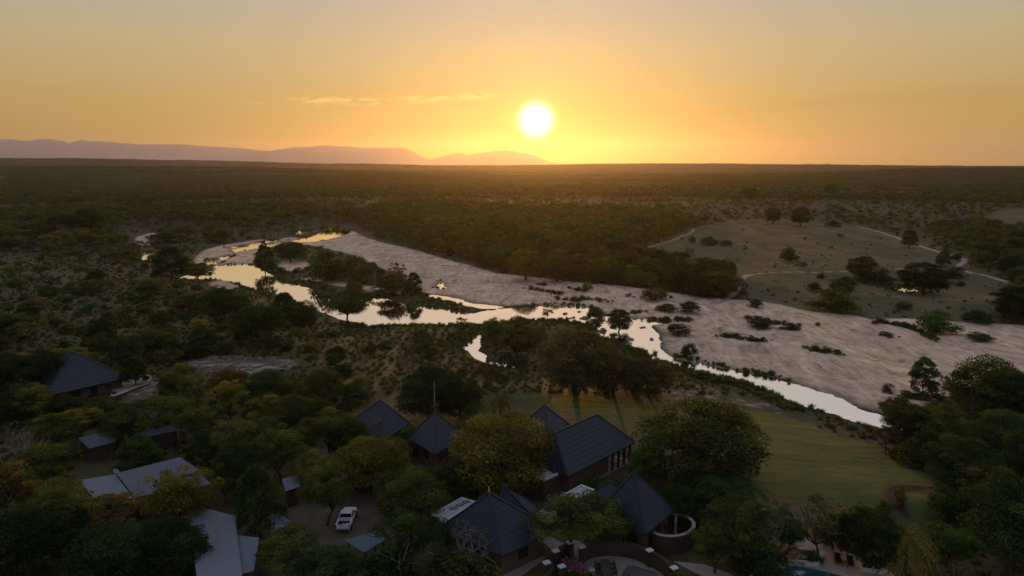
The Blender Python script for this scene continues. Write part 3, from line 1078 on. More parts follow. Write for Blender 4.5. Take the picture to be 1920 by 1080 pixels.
# reeds and dry tussocks: blades from the ground
for s in range(3):
    rng = np.random.default_rng(860 + s)
    g, t = Geo(), Geo()
    for k in range(70):
        a, r = rng.random() * 6.28, math.sqrt(rng.random()) * .36
        b = np.array([math.cos(a) * r, math.sin(a) * r, -.05])
        h = .55 + .45 * rng.random()
        ln = np.array([rng.normal() * .12, rng.normal() * .12, h])
        sd = np.array([math.cos(a + 1.6), math.sin(a + 1.6), 0]) * .030
        m_ = b + ln * .6
        e = b + ln * 1.05 + np.array([ln[0], ln[1], 0]) * .6
        g.add([b - sd, b + sd, m_ + sd * .8, m_ - sd * .8, e + sd * .12, e - sd * .12], [[0, 1, 2, 3], [3, 2, 4, 5]], rng.random(), 0)
    tube(t, [(0, 0, -.04), (0, 0, .0), (0, 0, .02)], [.02, .02, .01], 3)
    finish('reed', g, t)

# light versions for the far bush
FAR = {}


def far_proto(key, kind, seed, n, crad, nleaf, lsize, trunk=True):
    rng = np.random.default_rng(seed)
    cen = crown_points(rng, n, kind)
    g = Geo()
    if trunk:
        tube(g, [(0, 0, -.05), (0, 0, .3), (.02, 0, .6)], [.035, .028, .012], 4, 0)
    leaves(g, rng, cen, crad * (.7 + .6 * rng.random(n)), nleaf, lsize, .8, mat=1)
    FAR.setdefault(key, []).append((g, [BARK, LEAF]))


for s in range(5):
    far_proto('tree', 'dome' if s % 2 else 'open', 900 + s, 22, .16, 420, .050)
    far_proto('bush', 'bush', 920 + s, 14, .20, 240, .075, False)
for s in range(3):
    rng = np.random.default_rng(950 + s)
    g = Geo()
    for k in range(9):
        c = crown_points(rng, 7, 'bush' if k % 2 else 'dome')
        sc_ = .20 + .22 * rng.random()
        off = np.array([rng.normal() * .30, rng.normal() * .30, 0])
        leaves(g, rng, c * np.array([sc_, sc_, .5 + .5 * rng.random()]) + off, np.full(7, .21 * sc_), 60, .028, 1.6, mat=1)
    tube(g, [(0, 0, -.05), (0, 0, .1), (0, 0, .2)], [.02, .02, .01], 3, 0)
    FAR.setdefault('patch', []).append((g, [BARK, LEAF]))

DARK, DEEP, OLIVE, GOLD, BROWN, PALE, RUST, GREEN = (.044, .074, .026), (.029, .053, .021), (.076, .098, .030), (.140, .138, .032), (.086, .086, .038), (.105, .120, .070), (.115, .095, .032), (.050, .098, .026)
RNG = random.Random(5)
_both = {}


def both_mesh(key, i):
    if (key, i) not in _both:
        _, _, b, mats = PROTO[key][i]
        _both[(key, i)] = b.mesh('tree', mats)
    return _both[(key, i)]


PLANTED = []          # (x, y, radius) of every plant set by hand


def plant(name, key, u, vtop, vbase, w, col, label, cat='tree', group=None, base=None, parts=True):
    P = on_ground(u, vbase) if base is None else np.array(base, float)
    yc = P[1] * CP - (P[2] - H) * SP
    t = (540 - vtop) / F
    ztop = P[1] * (t * CP - SP) / (CP + t * SP) + H
    hgt = max(ztop - P[2], .4)
    wid = w * yc / F
    i = RNG.randrange(len(PROTO[key]))
    crown, trunk, _, _ = PROTO[key][i]
    rz = RNG.random() * 6.28
    jit = 1 + RNG.uniform(-.12, .12)
    c4 = tuple(min(1, x * jit) for x in col) + (1,)
    if parts:
        e = empty(name, P, label, cat, group, rz)
        e.scale = (wid, wid, hgt)
        a = link('trunk', trunk, e)
        if crown is not None:
            b = link('crown', crown, e)
            b.color = c4
    else:
        e = link(name, both_mesh(key, i), loc=P)
        tag(e, label, cat, group)
        e.scale = (wid, wid, hgt)
        e.rotation_euler = (0, 0, rz)
        e.color = c4
    PLANTED.append((P[0], P[1], wid * .5))
    return e
# ---------------------------------------------------------------- buildings
SLATE = simple('slate_sheet', (.024, .031, .045), .6, .65, .9, spec=.22)
SLATE_CAP = simple('ridge_sheet', (.020, .025, .036), .6, .2, 2.0, spec=.22)
WALL = simple('brown_render', (.105, .072, .050), .9, .3, 2.0, bump=.3)
WALL_DARK = simple('dark_brick_and_shade', (.060, .043, .034), .9, .35, 4.0, bump=.5)
WHITE = simple('white_coping', (.50, .50, .50), .7, .2, 3.0)
FLATROOF = simple('pale_roof_screed', (.33, .32, .32), .8, .35, 1.2)
TIN = simple('galvanised_sheet', (.150, .160, .190), .72, .25, .6, spec=.2)
TIN_TEAL = simple('teal_sheet', (.060, .095, .110), .6, .25, .8, metal=.1)
TIMBER = simple('dark_timber', (.050, .034, .024), .8, .3, 5.0)
TEAK = simple('teak', (.18, .10, .055), .7, .3, 6.0)
GLASS = simple('dark_glass', (.015, .018, .020), .08, .1, 1.0, spec=.6)
BLACK = simple('black_fabric', (.012, .012, .013), .85, .3, 8.0)
STEEL = simple('steel', (.35, .35, .36), .4, .15, 4.0, metal=.8)
PAVE = simple('pale_paving', (.30, .255, .215), .85, .25, 1.5, bump=.2)
DECK = simple('stone_deck', (.38, .31, .26), .8, .25, 1.8, bump=.2)
PAINT_W = simple('white_paint', (.72, .72, .72), .35, .06, 2.0, spec=.5)
RUBBER = simple('rubber', (.015, .015, .015), .9, .2, 5.0)
LAMP_RED = simple('red_lens', (.30, .02, .015), .25, .1, 3.0)
POOL_M = water_material('pool_water', .05)
for nd in POOL_M.node_tree.nodes:
    if nd.type == 'BSDF_DIFFUSE':
        nd.inputs['Color'].default_value = (.01, .085, .12, 1)
    if nd.type == 'MATH' and nd.operation == 'MULTIPLY_ADD' and nd.use_clamp:
        nd.inputs[1].default_value, nd.inputs[2].default_value = .9, .06


def lerp(a, b, t):
    return np.asarray(a) * (1 - t) + np.asarray(b) * t


def inset(poly, d):
    c = np.mean(poly, 0)
    out = []
    for p in poly:
        v = np.asarray(p) - c
        out.append(c + v * (1 - d / max(np.linalg.norm(v[:2]), .1)))
    return out


def roof_faces(n, r, b, w, top):
    if len(top) == 1:
        a = top[0]
        return [(n, r, a, a), (r, b, a, a), (b, w, a, a), (w, n, a, a)]
    p, q = top
    return [(n, r, q, p), (r, b, q, q), (b, w, p, q), (w, n, p, p)]


def hip_house(label, N, R, W, ez, apex=None, ridge_z=None, inset_end=3.0, width=None, course=.62, wall=WALL, windows=(), cat='building', posts=None, name='lodge_building', z0=None, thick=.16):
    """hipped roof over walls; N, R, W are the near, right and left eave corners as seen; the apex is seen at apex"""
    n, r = at(*N, ez), at(*R, ez)
    if width is None:
        w = at(*W, ez)
    else:
        d = (r - n) / np.linalg.norm(r - n)
        w = n + np.array((-d[1], d[0], 0)) * width
    b = r + w - n
    c = (n + b) / 2
    gz_ = float(hz(c[0], c[1])) if z0 is None else z0
    if ridge_z is None:
        top = [at_depth(apex[0], apex[1], c[1])]
        if np.linalg.norm(top[0][:2] - c[:2]) > .35 * np.linalg.norm(r - w):
            top[0][0] = c[0]
    else:
        d = (r - n) / np.linalg.norm(r - n)
        m0, m1 = (n + w) / 2 + d * inset_end, (r + b) / 2 - d * inset_end
        top = [np.array((m0[0], m0[1], ridge_z)), np.array((m1[0], m1[1], ridge_z))]
    base = (c[0], c[1], gz_)
    e = empty(name, base, label, cat)
    slab = MB()
    for f in roof_faces(n, r, b, w, top):
        slab.poly(f[:3] if np.allclose(f[2], f[3]) else f)
    lo = [p - np.array((0, 0, thick)) for p in (n, r, b, w)]
    for i in range(4):
        hi = (n, r, b, w)
        slab.poly([hi[(i + 1) % 4], hi[i], lo[i], lo[(i + 1) % 4]])
    slab.poly(lo[::-1])
    roof = slab.build('roof', SLATE, e, base)
    # overlapping courses of roofing sheet, each its own piece
    for f in roof_faces(n, r, b, w, top):
        e0, e1, t1, t0 = [np.asarray(x, float) for x in f]
        L = np.linalg.norm((t0 + t1) / 2 - (e0 + e1) / 2)
        nrm_ = np.cross(e1 - e0, t0 - e0)
        nrm_ = nrm_ / np.linalg.norm(nrm_)
        if nrm_[2] < 0:
            nrm_ = -nrm_
        k = max(3, int(round(L / course)))
        for i in range(k):
            a0, a1 = i / k, min((i + 1) / k + .15 / k, 1.0)
            q = [lerp(e0, t0, a0), lerp(e1, t1, a0), lerp(e1, t1, a1), lerp(e0, t0, a1)]
            hi = [q[0] + nrm_ * .075, q[1] + nrm_ * .075, q[2] + nrm_ * .025, q[3] + nrm_ * .025]
            MB().poly(hi).poly([q[0] + nrm_ * .01, q[1] + nrm_ * .01, hi[1], hi[0]]).build('roof_course', SLATE, roof, base)
    up = np.array((0, 0, .09))
    hips = [(n, top[0]), (w, top[0]), (r, top[-1]), (b, top[-1])] + ([(top[0], top[1])] if len(top) == 2 else [])
    for p, q in hips:
        MB().bar(np.asarray(p) + up, np.asarray(q) + up, .24, .14).build('ridge_cap', SLATE_CAP, roof, base)
    plan = inset([n, r, b, w], 1.25)
    if posts is None:
        body = MB()
        body.prism([p[:2] for p in plan], gz_ - .3, ez - thick - .004)
        body.build('wall', wall, e, base)
        for side, t, ww, hh, kind in windows:
            a, bb = plan[side], plan[(side + 1) % 4]
            p = lerp(a, bb, t)
            ang = math.atan2(bb[1] - a[1], bb[0] - a[0])
            out = np.array((math.sin(ang), -math.cos(ang)))
            zc = gz_ + (hh / 2 + .05 if kind == 'door' else 1.5)
            fr = MB().box((p[0] + out[0] * .03, p[1] + out[1] * .03, zc), (ww, .10, hh), ang).build(kind, TIMBER, e, base)
            MB().box((p[0] + out[0] * .08, p[1] + out[1] * .08, zc), (ww - .16, .03, hh - .16), ang).build('pane', GLASS, fr, base)
    else:
        # open pavilion: back part walled, posts round the open end
        cut = posts
        back = [plan[0], lerp(plan[0], plan[1], cut), lerp(plan[3], plan[2], cut), plan[3]]
        MB().prism([p[:2] for p in back], gz_ - .3, ez - thick - .004).build('wall', wall, e, base)
        MB().prism([p[:2] for p in inset([n, r, b, w], .5)], gz_ - .3, gz_ + .18).build('floor_slab', PAVE, e, base)
        rim = inset([n, r, b, w], .8)
        for a, bb, ts in ((rim[0], rim[1], (.70, .80, .90, 1.0)), (rim[1], rim[2], (.33, .66, 1.0))):
            for t in ts:
                p = lerp(a, bb, t)
                MB().box((p[0], p[1], (gz_ + .18 + ez - thick) / 2), (.34, .34, ez - thick - gz_ - .185)).build('post', TIMBER, e, base)
        for a, bb in ((lerp(rim[0], rim[1], .72), rim[1]), (rim[1], rim[2])):
            MB().bar((a[0], a[1], gz_ + 1.05), (bb[0], bb[1], gz_ + 1.05), .08).build('rail', TIMBER, e, base)
    return e, base, (n, r, b, w, top)


def flat_house(label, px, ez, wall=WALL_DARK, roofm=FLATROOF, parapet=.28, name='flat_roofed_building', skylights=()):
    poly = [at(u, v, ez) for u, v in px]
    c = np.mean(poly, 0)
    g0 = float(hz(c[0], c[1]))
    base = (c[0], c[1], g0)
    e = empty(name, base, label, 'building')
    MB().prism([p[:2] for p in poly], g0 - .3, ez - .32).build('wall', wall, e, base)
    inn = inset(poly, .34)
    MB().prism([p[:2] for p in inn], ez - .318, ez - .14).build('roof', roofm, e, base)
    n = len(poly)
    for i in range(n):
        a, b = poly[i], poly[(i + 1) % n]
        ai, bi = inn[i], inn[(i + 1) % n]
        vs = [(p[0], p[1], z) for z in (ez - .317, ez) for p in (a, b, bi, ai)]
        MB().mesh(vs, [(0, 3, 2, 1), (4, 5, 6, 7), (0, 1, 5, 4), (1, 2, 6, 5), (2, 3, 7, 6), (3, 0, 4, 7)]).build('parapet', WHITE, e, base)
    for (u, v) in skylights:
        p = at(u, v, ez - .1)
        MB().box((p[0], p[1], ez - .06), (.8, .5, .16), .6).build('roof_vent', TIN, e, base)
    return e, base


def sheet_house(label, px, ez, rise_to=0.0, wall=WALL, mat=TIN, pitch_edge=(0, 1), waves=26, name='tin_roofed_shed', cat='shed', corr=.07, wallh=None):
    """low single-slope roof of corrugated sheet; px: the four roof corners, the corrugations run from edge 0-1 to edge 3-2"""
    z = [ez, ez, ez + rise_to, ez + rise_to]
    p = [at(u, v, zz) for (u, v), zz in zip(px, z)]
    c = np.mean(p, 0)
    g0 = float(hz(c[0], c[1]))
    base = (c[0], c[1], g0)
    e = empty(name, base, label, cat)
    m = MB()
    k = waves * 4
    top, bot = [], []
    for i in range(k + 1):
        t = i / k
        h = corr * .5 * math.sin(t * waves * 2 * math.pi)
        top.append((lerp(p[0], p[1], t) + (0, 0, h), lerp(p[3], p[2], t) + (0, 0, h)))
    vs = []
    for a, b in top:
        vs += [a, b, a - (0, 0, .05), b - (0, 0, .05)]
    fs = []
    for i in range(k):
        o = i * 4
        fs += [(o, o + 4, o + 5, o + 1), (o + 2, o + 3, o + 7, o + 6), (o, o + 2, o + 6, o + 4), (o + 1, o + 5, o + 7, o + 3)]
    fs += [(0, 1, 3, 2), (k * 4, k * 4 + 2, k * 4 + 3, k * 4 + 1)]
    m.mesh(vs, fs)
    m.build('roof', mat, e, base)
    plan = inset(p, .5)
    vs = [(q[0], q[1], g0 - .3) for q in plan] + [(q[0], q[1], q[2] - .12) for q in plan]
    if wallh != 'open':
        MB().mesh(vs, [(3, 2, 1, 0), (4, 5, 6, 7), (0, 1, 5, 4), (1, 2, 6, 5), (2, 3, 7, 6), (3, 0, 4, 7)]).build('wall', wall, e, base)
    else:
        for q in plan:
            MB().box((q[0], q[1], (g0 - .2 + q[2] - .1) / 2), (.16, .16, q[2] - g0 + .1)).build('post', TIMBER, e, base)
    return e, base, p


BUILT = []            # plan rings that plants keep clear of
W_FRONT = [(0, .3, 1.6, 1.2, 'window'), (0, .62, 1.1, 2.1, 'door'), (3, .5, 1.6, 1.2, 'window')]
hip_house('dark slate hip roof beside the curved stone terrace', (84, 744), (240, 708), (10, 702), 3.0 - .8, (134, 659), windows=[(0, .80, 1.0, 1.0, 'window'), (0, .6, 1.2, 2.0, 'door'), (0, .35, 1.8, 1.2, 'window')], course=.8)
hip_house('dark pyramid roof with pale flat annex at its left edge', (716, 828), (768, 795), (652, 795), 3.0, (714, 750), windows=W_FRONT)
_, _, spire = hip_house('dark pyramid roof topped by a tall thin mast', (816, 853), (870, 816), (765, 821), 3.0, (815, 772), windows=W_FRONT)
hip_house('long dark roof partly under the round golden tree, beside the lawn', (1040, 888), (1106, 826), (952, 820), 2.95, (1020, 760), windows=W_FRONT)
hip_house('large dark hip roof with an open posted veranda facing the lawn', (1064, 894), (1191, 829), None, 3.0, ridge_z=6.65, width=9.2, inset_end=2.9, posts=.66)
hip_house('low dark roof tucked behind the pyramid with the tiny finial', (1009, 979), (1002, 945), (926, 984), 2.6, (945, 912), windows=W_FRONT[:1])
_, _, fin = hip_house('dark pyramid roof with a tiny white finial beside bare pale branches', (942, 1043), (1041, 995), (826, 990), 3.0, (917, 925), windows=[(0, .5, 1.4, 1.2, 'window'), (3, .5, 1.4, 1.2, 'window')])
hip_house('small dark roof joined to the pyramid over the round brick courtyard', (1150, 980), (1200, 945), (1094, 934), 2.9, (1146, 902))
hip_house('dark pyramid roof above the round walled brick courtyard', (1210, 1003), (1266, 956), (1118, 962), 3.0, (1190, 885), windows=[(0, .35, 1.0, 2.1, 'door'), (0, .7, .9, 1.6, 'window'), (3, .75, 1.4, 1.2, 'window')])
flat_house('flat pale roof annex on the left of the rearmost pyramid roof', [(655, 806), (700, 812), (690, 781), (647, 790)], 2.8)
flat_house('flat white roof with vents left of the finial pyramid', [(834, 978), (893, 940), (866, 932), (807, 964)], 3.05, skylights=[(850, 953), (862, 947), (874, 941)])
flat_house('brown walled flat roof below the round golden tree', [(1019, 899), (1060, 881), (1030, 872), (985, 889)], 3.0)
flat_house('white edged flat roof between the walkway and small dark roof', [(1066, 940), (1119, 919), (1090, 908), (1045, 933)], 3.2)
sheet_house('ribbed tin roof shed with rusty leaves on one end', [(167, 841), (217, 828), (230, 802), (146, 821)], 2.4, .4, wall=WALL_DARK, waves=22, corr=.12)  # dark wall colour stands in for the shadow beneath the roof
sheet_house('ribbed tin roof half hidden behind thorn branches', [(258, 822), (338, 806), (325, 798), (252, 812)], 2.4, .3, wall=WALL_DARK, waves=24, corr=.10)  # walls coloured dark here too, as painted shade under the sheet
sheet_house('wide pale tin roof with a white dish at its corner', [(252, 932), (398, 908), (338, 857), (218, 887)], 3.2, .7, waves=48, corr=.07)
sheet_house('plain pale roof sloping left of the roof gutter', [(184, 948), (250, 934), (216, 889), (150, 900)], 3.1, .6, waves=20, corr=.02)
sheet_house('dull grey lean-to roof on the right end of the wide tin roof', [(352, 900), (381, 892), (377, 882), (341, 860)], 2.7, .45, waves=10, corr=.04)
sheet_house('long pale shed roof running out at the bottom edge', [(372, 1110), (458, 1110), (440, 967), (352, 944)], 3.1, .02, waves=16, corr=.025)
sheet_house('pale low roof stepping right of the long shed', [(446, 1078), (476, 1070), (486, 1008), (440, 1003)], 2.6, .02, waves=8, corr=.02)
sheet_house('teal carport roof beside the parked white pickup', [(683, 1036), (726, 1010), (706, 995), (645, 1013)], 2.6, .1, mat=TIN_TEAL, waves=14, corr=.02, name='carport', cat='carport', wallh='open')
sheet_house('small grey roofed shelter at the top of the gravel yard', [(536, 921), (562, 912), (560, 889), (528, 898)], 2.5, .3, waves=10, corr=.03, name='open_shelter', cat='shelter', wall=WALL_DARK)
sheet_house('white walled hut with a thin pale roof by the yard gate', [(512, 984), (545, 978), (525, 962), (500, 968)], 2.3, .1, wall=PAINT_W, waves=6, corr=.02, name='gate_hut', cat='hut')
sheet_house('tiny teal roofed shed among dark trees by the left edge', [(15, 774), (36, 771), (31, 764), (12, 767)], 2.2, .2, mat=TIN_TEAL, wall=PAINT_W, waves=8, corr=.03)
sheet_house('small grey roof among dark trees left of the slate hip roof', [(46, 730), (78, 727), (64, 714), (42, 716)], 2.4, .5, waves=8, corr=.03)

# curved terrace wall of the left lodge, with coping
def curved_wall(label, pts, z0, h, t, mat, cop, name='garden_wall', piers=()):
    P = smooth_poly([p[:2] for p in pts], False, 5)
    d = np.gradient(P, axis=0)
    d = d / np.linalg.norm(d, axis=1, keepdims=True)
    s = np.stack([-d[:, 1], d[:, 0]], 1)
    base = (*np.mean(P, 0), z0)
    e = empty(name, base, label, 'wall')

    def strip(hw, za, zb, nm, m):
        b_ = MB()
        n = len(P)
        vs = []
        for i in range(n):
            for k, z in ((-1, za), (1, za), (1, zb), (-1, zb)):
                vs.append((*(P[i] + s[i] * hw * k), z))
        fs = []
        for i in range(n - 1):
            for k in range(4):
                fs.append((i * 4 + k, i * 4 + (k + 1) % 4, i * 4 + 4 + (k + 1) % 4, i * 4 + 4 + k))
        fs += [(3, 2, 1, 0), tuple((n - 1) * 4 + k for k in range(4))]
        b_.mesh(vs, fs)
        b_.build(nm, m, e, base)
    strip(t / 2, z0 - .3, z0 + h, 'wall', mat)
    if cop:
        strip(t / 2 + .06, z0 + h + .003, z0 + h + .10, 'coping', cop)
    return e


gA = on_ground(250, 735)[2]
curved_wall('low pale curb round the terrace of the left lodge', [at(210, 744, gA + .4), at(228, 738, gA + .4), at(252, 728, gA + .4), at(274, 720, gA + .4), at(281, 709, gA + .4), at(276, 703, gA + .4)], gA, .45, .5, WALL_DARK, PAVE)
ter = [at(u, v, gA + .12)[:2] for u, v in [(206, 742), (230, 736), (252, 727), (272, 719), (279, 709), (274, 702), (250, 706), (215, 720)]]
MB().prism(ter, gA - .5, gA + .12).build('stone_terrace', PAVE, kind='structure')

# round courtyard of the right pyramid
ring = [at(1258 + 43 * math.cos(a), 985 + 21 * math.sin(a), 2.1) for a in np.radians(np.linspace(140, -96, 16))]
curved_wall('round brown brick courtyard wall with pale coping', ring, 0, 2.1, .26, WALL_DARK, PAVE)
p = at(1266, 1000, 0)
MB().box((p[0], p[1], 1.1), (.28, .2, 2.2)).build('shower_post', WHITE, label='pale upright post inside the round brick courtyard', category='post')

# dining courtyard: floor, curved wall, capped pillars
cf = [at(u, v, .03)[:2] for u, v in [(1076, 1062), (1090, 1048), (1110, 1038), (1140, 1031), (1175, 1032), (1210, 1045), (1240, 1063), (1268, 1092), (1270, 1130), (1080, 1130)]]
MB().prism(cf, -.2, .04).build('courtyard_paving', PAVE, kind='structure')
for px in ([(960, 1040), (1000, 1028), (1022, 1046), (992, 1070), (960, 1090), (900, 1100), (930, 1062)], [(1076, 1012), (1090, 1016), (1088, 1048), (1076, 1056)], [(995, 968), (1028, 948), (1066, 926), (1046, 955), (1020, 1000), (1060, 1020), (1040, 1036), (1012, 1010)],
           [(1262, 1052), (1320, 1058), (1370, 1076), (1390, 1095), (1340, 1090), (1300, 1072)]):
    MB().prism([at(u, v, .02)[:2] for u, v in px], -.2, .024).build('garden_path', PAVE, kind='structure')
curved_wall('dark brick wall curving behind the dining courtyard', [at(u, v, 1.75) for u, v in [(1089, 1030), (1105, 1020), (1125, 1015), (1150, 1014), (1185, 1019), (1215, 1030), (1240, 1044), (1262, 1064), (1275, 1090)]], 0, 1.75, .3, WALL_DARK, None)
curved_wall('dark brick wall curving beside the bougainvillea', [at(u, v, 1.3) for u, v in [(1030, 1050), (1036, 1060), (1030, 1072), (1000, 1090)]], 0, 1.3, .3, WALL_DARK, None)
curved_wall('short dark brick wall by the narrow paved gap', [at(u, v, 1.5) for u, v in [(1042, 1033), (1056, 1022), (1070, 1018), (1074, 1034)]], 0, 1.5, .3, WALL_DARK, None)
PIERS = [(1091, 1023, 'pillar with white cap right of the narrow paved gap'), (1069, 1015, 'pillar with white cap left of the narrow paved gap'), (1218, 1030, 'tall pillar with white cap halfway along the curved wall'),
         (1264, 1063, 'pillar with white cap at the right end of the curved wall'), (1042, 1031, 'pillar with white cap at the lawn path junction'), (1025, 1053, 'pillar with white cap nearest the pale path'), (1053, 1060, 'pillar with white cap beside the pink bougainvillea'),
         (1152, 992, 'pillar with white cap under the umbrella thorn tree'), (1172, 993, 'white capped pillar close to the pyramid roof corner')]
for u, v, lab in PIERS:
    p = at(u, v, 1.95)
    e = empty('brick_pillar', (p[0], p[1], 0), 'square brick ' + lab, 'pillar', 'capped pillars of the courtyard walls')
    MB().box((p[0], p[1], .85), (.48, .48, 1.9), .5).build('shaft', WALL_DARK, e, e.location)
    MB().box((p[0], p[1], 1.86), (.74, .62, .11), .5).build('cap', WHITE, e, e.location)


def chair_at(x, y, z, rz, label, group, name='dining_chair', cush=TIMBER, mat=TIMBER):
    e = empty(name, (x, y, z), label, 'chair', group, rz)
    for sx in (-.22, .22):
        for sy in (-.22, .22):
            h = .92 if sy > 0 else .44
            MB().box((sx, sy, h / 2), (.05, .05, h)).build('leg', mat, e)
    MB().box((0, 0, .455), (.50, .50, .05)).build('seat', cush, e)
    MB().box((0, .225, .70), (.40, .035, .40)).build('backrest', cush, e)
    return e


def table_at(c, size, rz, label, name='dining_table', h=.75, top=TIMBER):
    e = empty(name, (c[0], c[1], .04), label, 'table', None, rz)
    MB().box((0, 0, h - .03), (size[0], size[1], .06)).build('tabletop', top, e)
    for sx in (-1, 1):
        for sy in (-1, 1):
            MB().box((sx * (size[0] / 2 - .1), sy * (size[1] / 2 - .1), (h - .06) / 2), (.09, .09, h - .063)).build('leg', TIMBER, e)
    return e


TAB = simple('table_top_grey', (.060, .058, .060), .55, .2, 3.0)
p = at(1136, 1062, .75)
table_at(p, (.95, 2.6), -.02, 'narrow dark dining table between two rows of chairs', top=TAB)
for k in range(3):
    for s in (-1, 1):
        chair_at(p[0] + s * .78, p[1] - .85 + k * .85, .04, -s * math.pi / 2, '%s chair on the %s side of the narrow dining table' % (('front', 'middle', 'back')[k], 'left' if s < 0 else 'right'), 'chairs round the dining table')
chair_at(p[0], p[1] - 1.65, .04, math.pi, 'chair at the near head of the narrow dining table', 'chairs round the dining table')
p2 = at(1200, 1076, .75)
table_at(p2, (3.2, 1.5), -.55, 'wide low dark table with dark benches in the courtyard', top=TAB)
for k, (ox, oy) in enumerate(((.62, 1.02), (-.62, -1.02))):
    e = empty('bench', (p2[0] + ox, p2[1] + oy, .04), 'dark bench along the %s side of the wide table' % ('far' if k == 0 else 'near'), 'bench', 'benches of the wide table', -.55)
    MB().box((0, 0, .43), (2.8, .4, .06)).build('seat', TIMBER, e)
    for sx in (-1.2, 1.2):
        MB().box((sx, 0, .20), (.08, .34, .4)).build('leg', TIMBER, e)
p = at(1108, 1068, .7)
e = empty('round_table', (p[0], p[1], .04), 'small round pale table beside the bougainvillea', 'table')
MB().lathe((0, 0, 0), [(.42, .66), (.44, .68), (.44, .70), (.42, .71)], 18).build('tabletop', DECK, e)
MB().lathe((0, 0, 0), [(.2, 0), (.2, .03), (.05, .06), (.05, .655)], 10).build('pedestal', TIMBER, e)

# pool, deck, loungers, planters
pool = [at(u, v, .02)[:2] for u, v in [(1424, 1052), (1452, 1053), (1480, 1057), (1535, 1069), (1600, 1086), (1640, 1100), (1600, 1140), (1400, 1140), (1405, 1080)]]
MB().prism(pool, -.25, .02).build('pool_water', POOL_M, kind='structure')
deck = [at(u, v, .10)[:2] for u, v in [(1538, 1068), (1482, 1056), (1500, 1040), (1545, 1033), (1600, 1048), (1665, 1068), (1700, 1100), (1680, 1130), (1645, 1098), (1600, 1084)]]
MB().prism(deck, -.3, .10).build('pool_deck', DECK, kind='structure')
MB().prism([at(u, v, .06)[:2] for u, v in [(1488, 1006), (1515, 1009), (1590, 1036), (1625, 1046), (1610, 1052), (1545, 1036), (1500, 1030), (1488, 1024)]], -.3, .06).build('garden_path', PAVE, kind='structure')
for a, b, lab in (((1478, 1052), (1533, 1055), 'low white planter wall along the pool side'), ((1534, 1056), (1543, 1035), 'low white planter wall at the deck corner')):
    p, q = at(*a, .45), at(*b, .45)
    e = empty('planter_wall', (*((p + q) / 2)[:2], 0), lab, 'wall')
    MB().bar((p[0], p[1], .22), (q[0], q[1], .22), .28, .5).build('wall', WHITE, e, e.location)
    MB().bar((p[0], p[1], .52), (q[0], q[1], .52), .36, .08).build('coping', WHITE, e, e.location)
p = at(1634, 1064, .4)
e = empty('planter_box', (p[0], p[1], .10), 'white rimmed rectangular box with lanterns at the deck end', 'planter', None, -.28)
for sx, sy, cx, cy_ in ((2.1, .16, 0, .5), (2.1, .16, 0, -.5), (.16, .838, .97, 0), (.16, .838, -.97, 0)):
    MB().box((cx, cy_, .22), (sx, sy, .44)).build('side', WHITE, e)
MB().box((0, 0, .12), (1.76, .82, .2)).build('soil', WALL_DARK, e)
for k, (ox, oy, m_) in enumerate(((-.45, .1, TEAK), (.1, -.15, DECK))):
    c_ = (p[0] + ox, p[1] + oy, .33)
    MB().lathe(c_, [(.08, 0), (.13, .06), (.15, .16), (.11, .26), (.04, .30)], 12).build('clay_pot', m_, label='%s round pot standing in the white rimmed box' % ('brown' if k == 0 else 'pale'), category='pot')
for u, v, lab in ((1571, 1058, 'left of two deck chairs with black cushions by the pool'), (1594, 1063, 'right of two deck chairs with black cushions by the pool')):
    p = at(u, v, .1)
    e = empty('deck_chair', p, lab, 'chair', 'deck chairs by the pool', -.25 + math.pi)
    for sx in (-.33, .33):
        for sy in (-.32, .32):
            MB().box((sx, sy, .28), (.06, .06, .56)).build('leg', TEAK, e)
        MB().box((sx, 0, .59), (.08, .78, .05)).build('armrest', TEAK, e)
    MB().box((0, 0, .30), (.60, .70, .06)).build('seat_frame', TEAK, e)
    MB().box((0, -.02, .39), (.58, .64, .12)).build('seat_cushion', BLACK, e)
    MB().bar((0, -.36, .42), (0, -.56, .98), .60, .12).build('back_cushion', BLACK, e)
p = at(1583, 1060, .1)
e = empty('side_table', p, 'little wooden table between the two deck chairs', 'table', None, -.25)
for k in range(4):
    MB().box((0, -.2 + k * .13, .42), (.5, .11, .04)).build('slat', TEAK, e)
for sx in (-.2, .2):
    for sy in (-.2, .2):
        MB().box((sx, sy, .2), (.05, .05, .398)).build('leg', TEAK, e)

# masts, dishes, finials
def mast(p, h, r, label, name='mast', guys=0):
    e = empty(name, p, label, 'mast')
    MB().lathe((0, 0, 0), [(r, 0), (r, h * .5), (r * .7, h * .5 + .01), (r * .5, h)], 8).build('pole', STEEL, e)
    for k in range(guys):
        a = k * 2 * math.pi / guys + .4
        MB().bar((math.cos(a) * .9, math.sin(a) * .9, -.6), (0, 0, h * .48), .014).build('guy_wire', STEEL, e)
    return e


def dish(p, r, label, h):
    e = empty('satellite_dish', (p[0], p[1], p[2] - h), label, 'dish')
    MB().lathe((0, 0, 0), [(.06, 0), (.06, h - .1)], 8).build('pole', STEEL, e)
    prof = [(.02, .30 * r), (.45 * r, .24 * r), (.8 * r, .10 * r), (r, 0.0), (r, -.05), (.8 * r, .04 * r), (.4 * r, .2 * r)]
    m = MB()
    m.lathe((0, 0, 0), prof, 22)
    o = m.build('reflector', WHITE, e)
    o.location = (0, -.12, h)
    o.rotation_euler = (math.radians(-70), 0, 0)
    MB().bar((0, -.1, h - r * .7), (0, -r * 1.05, h - .05), .05).build('feed_arm', STEEL, e)
    return e


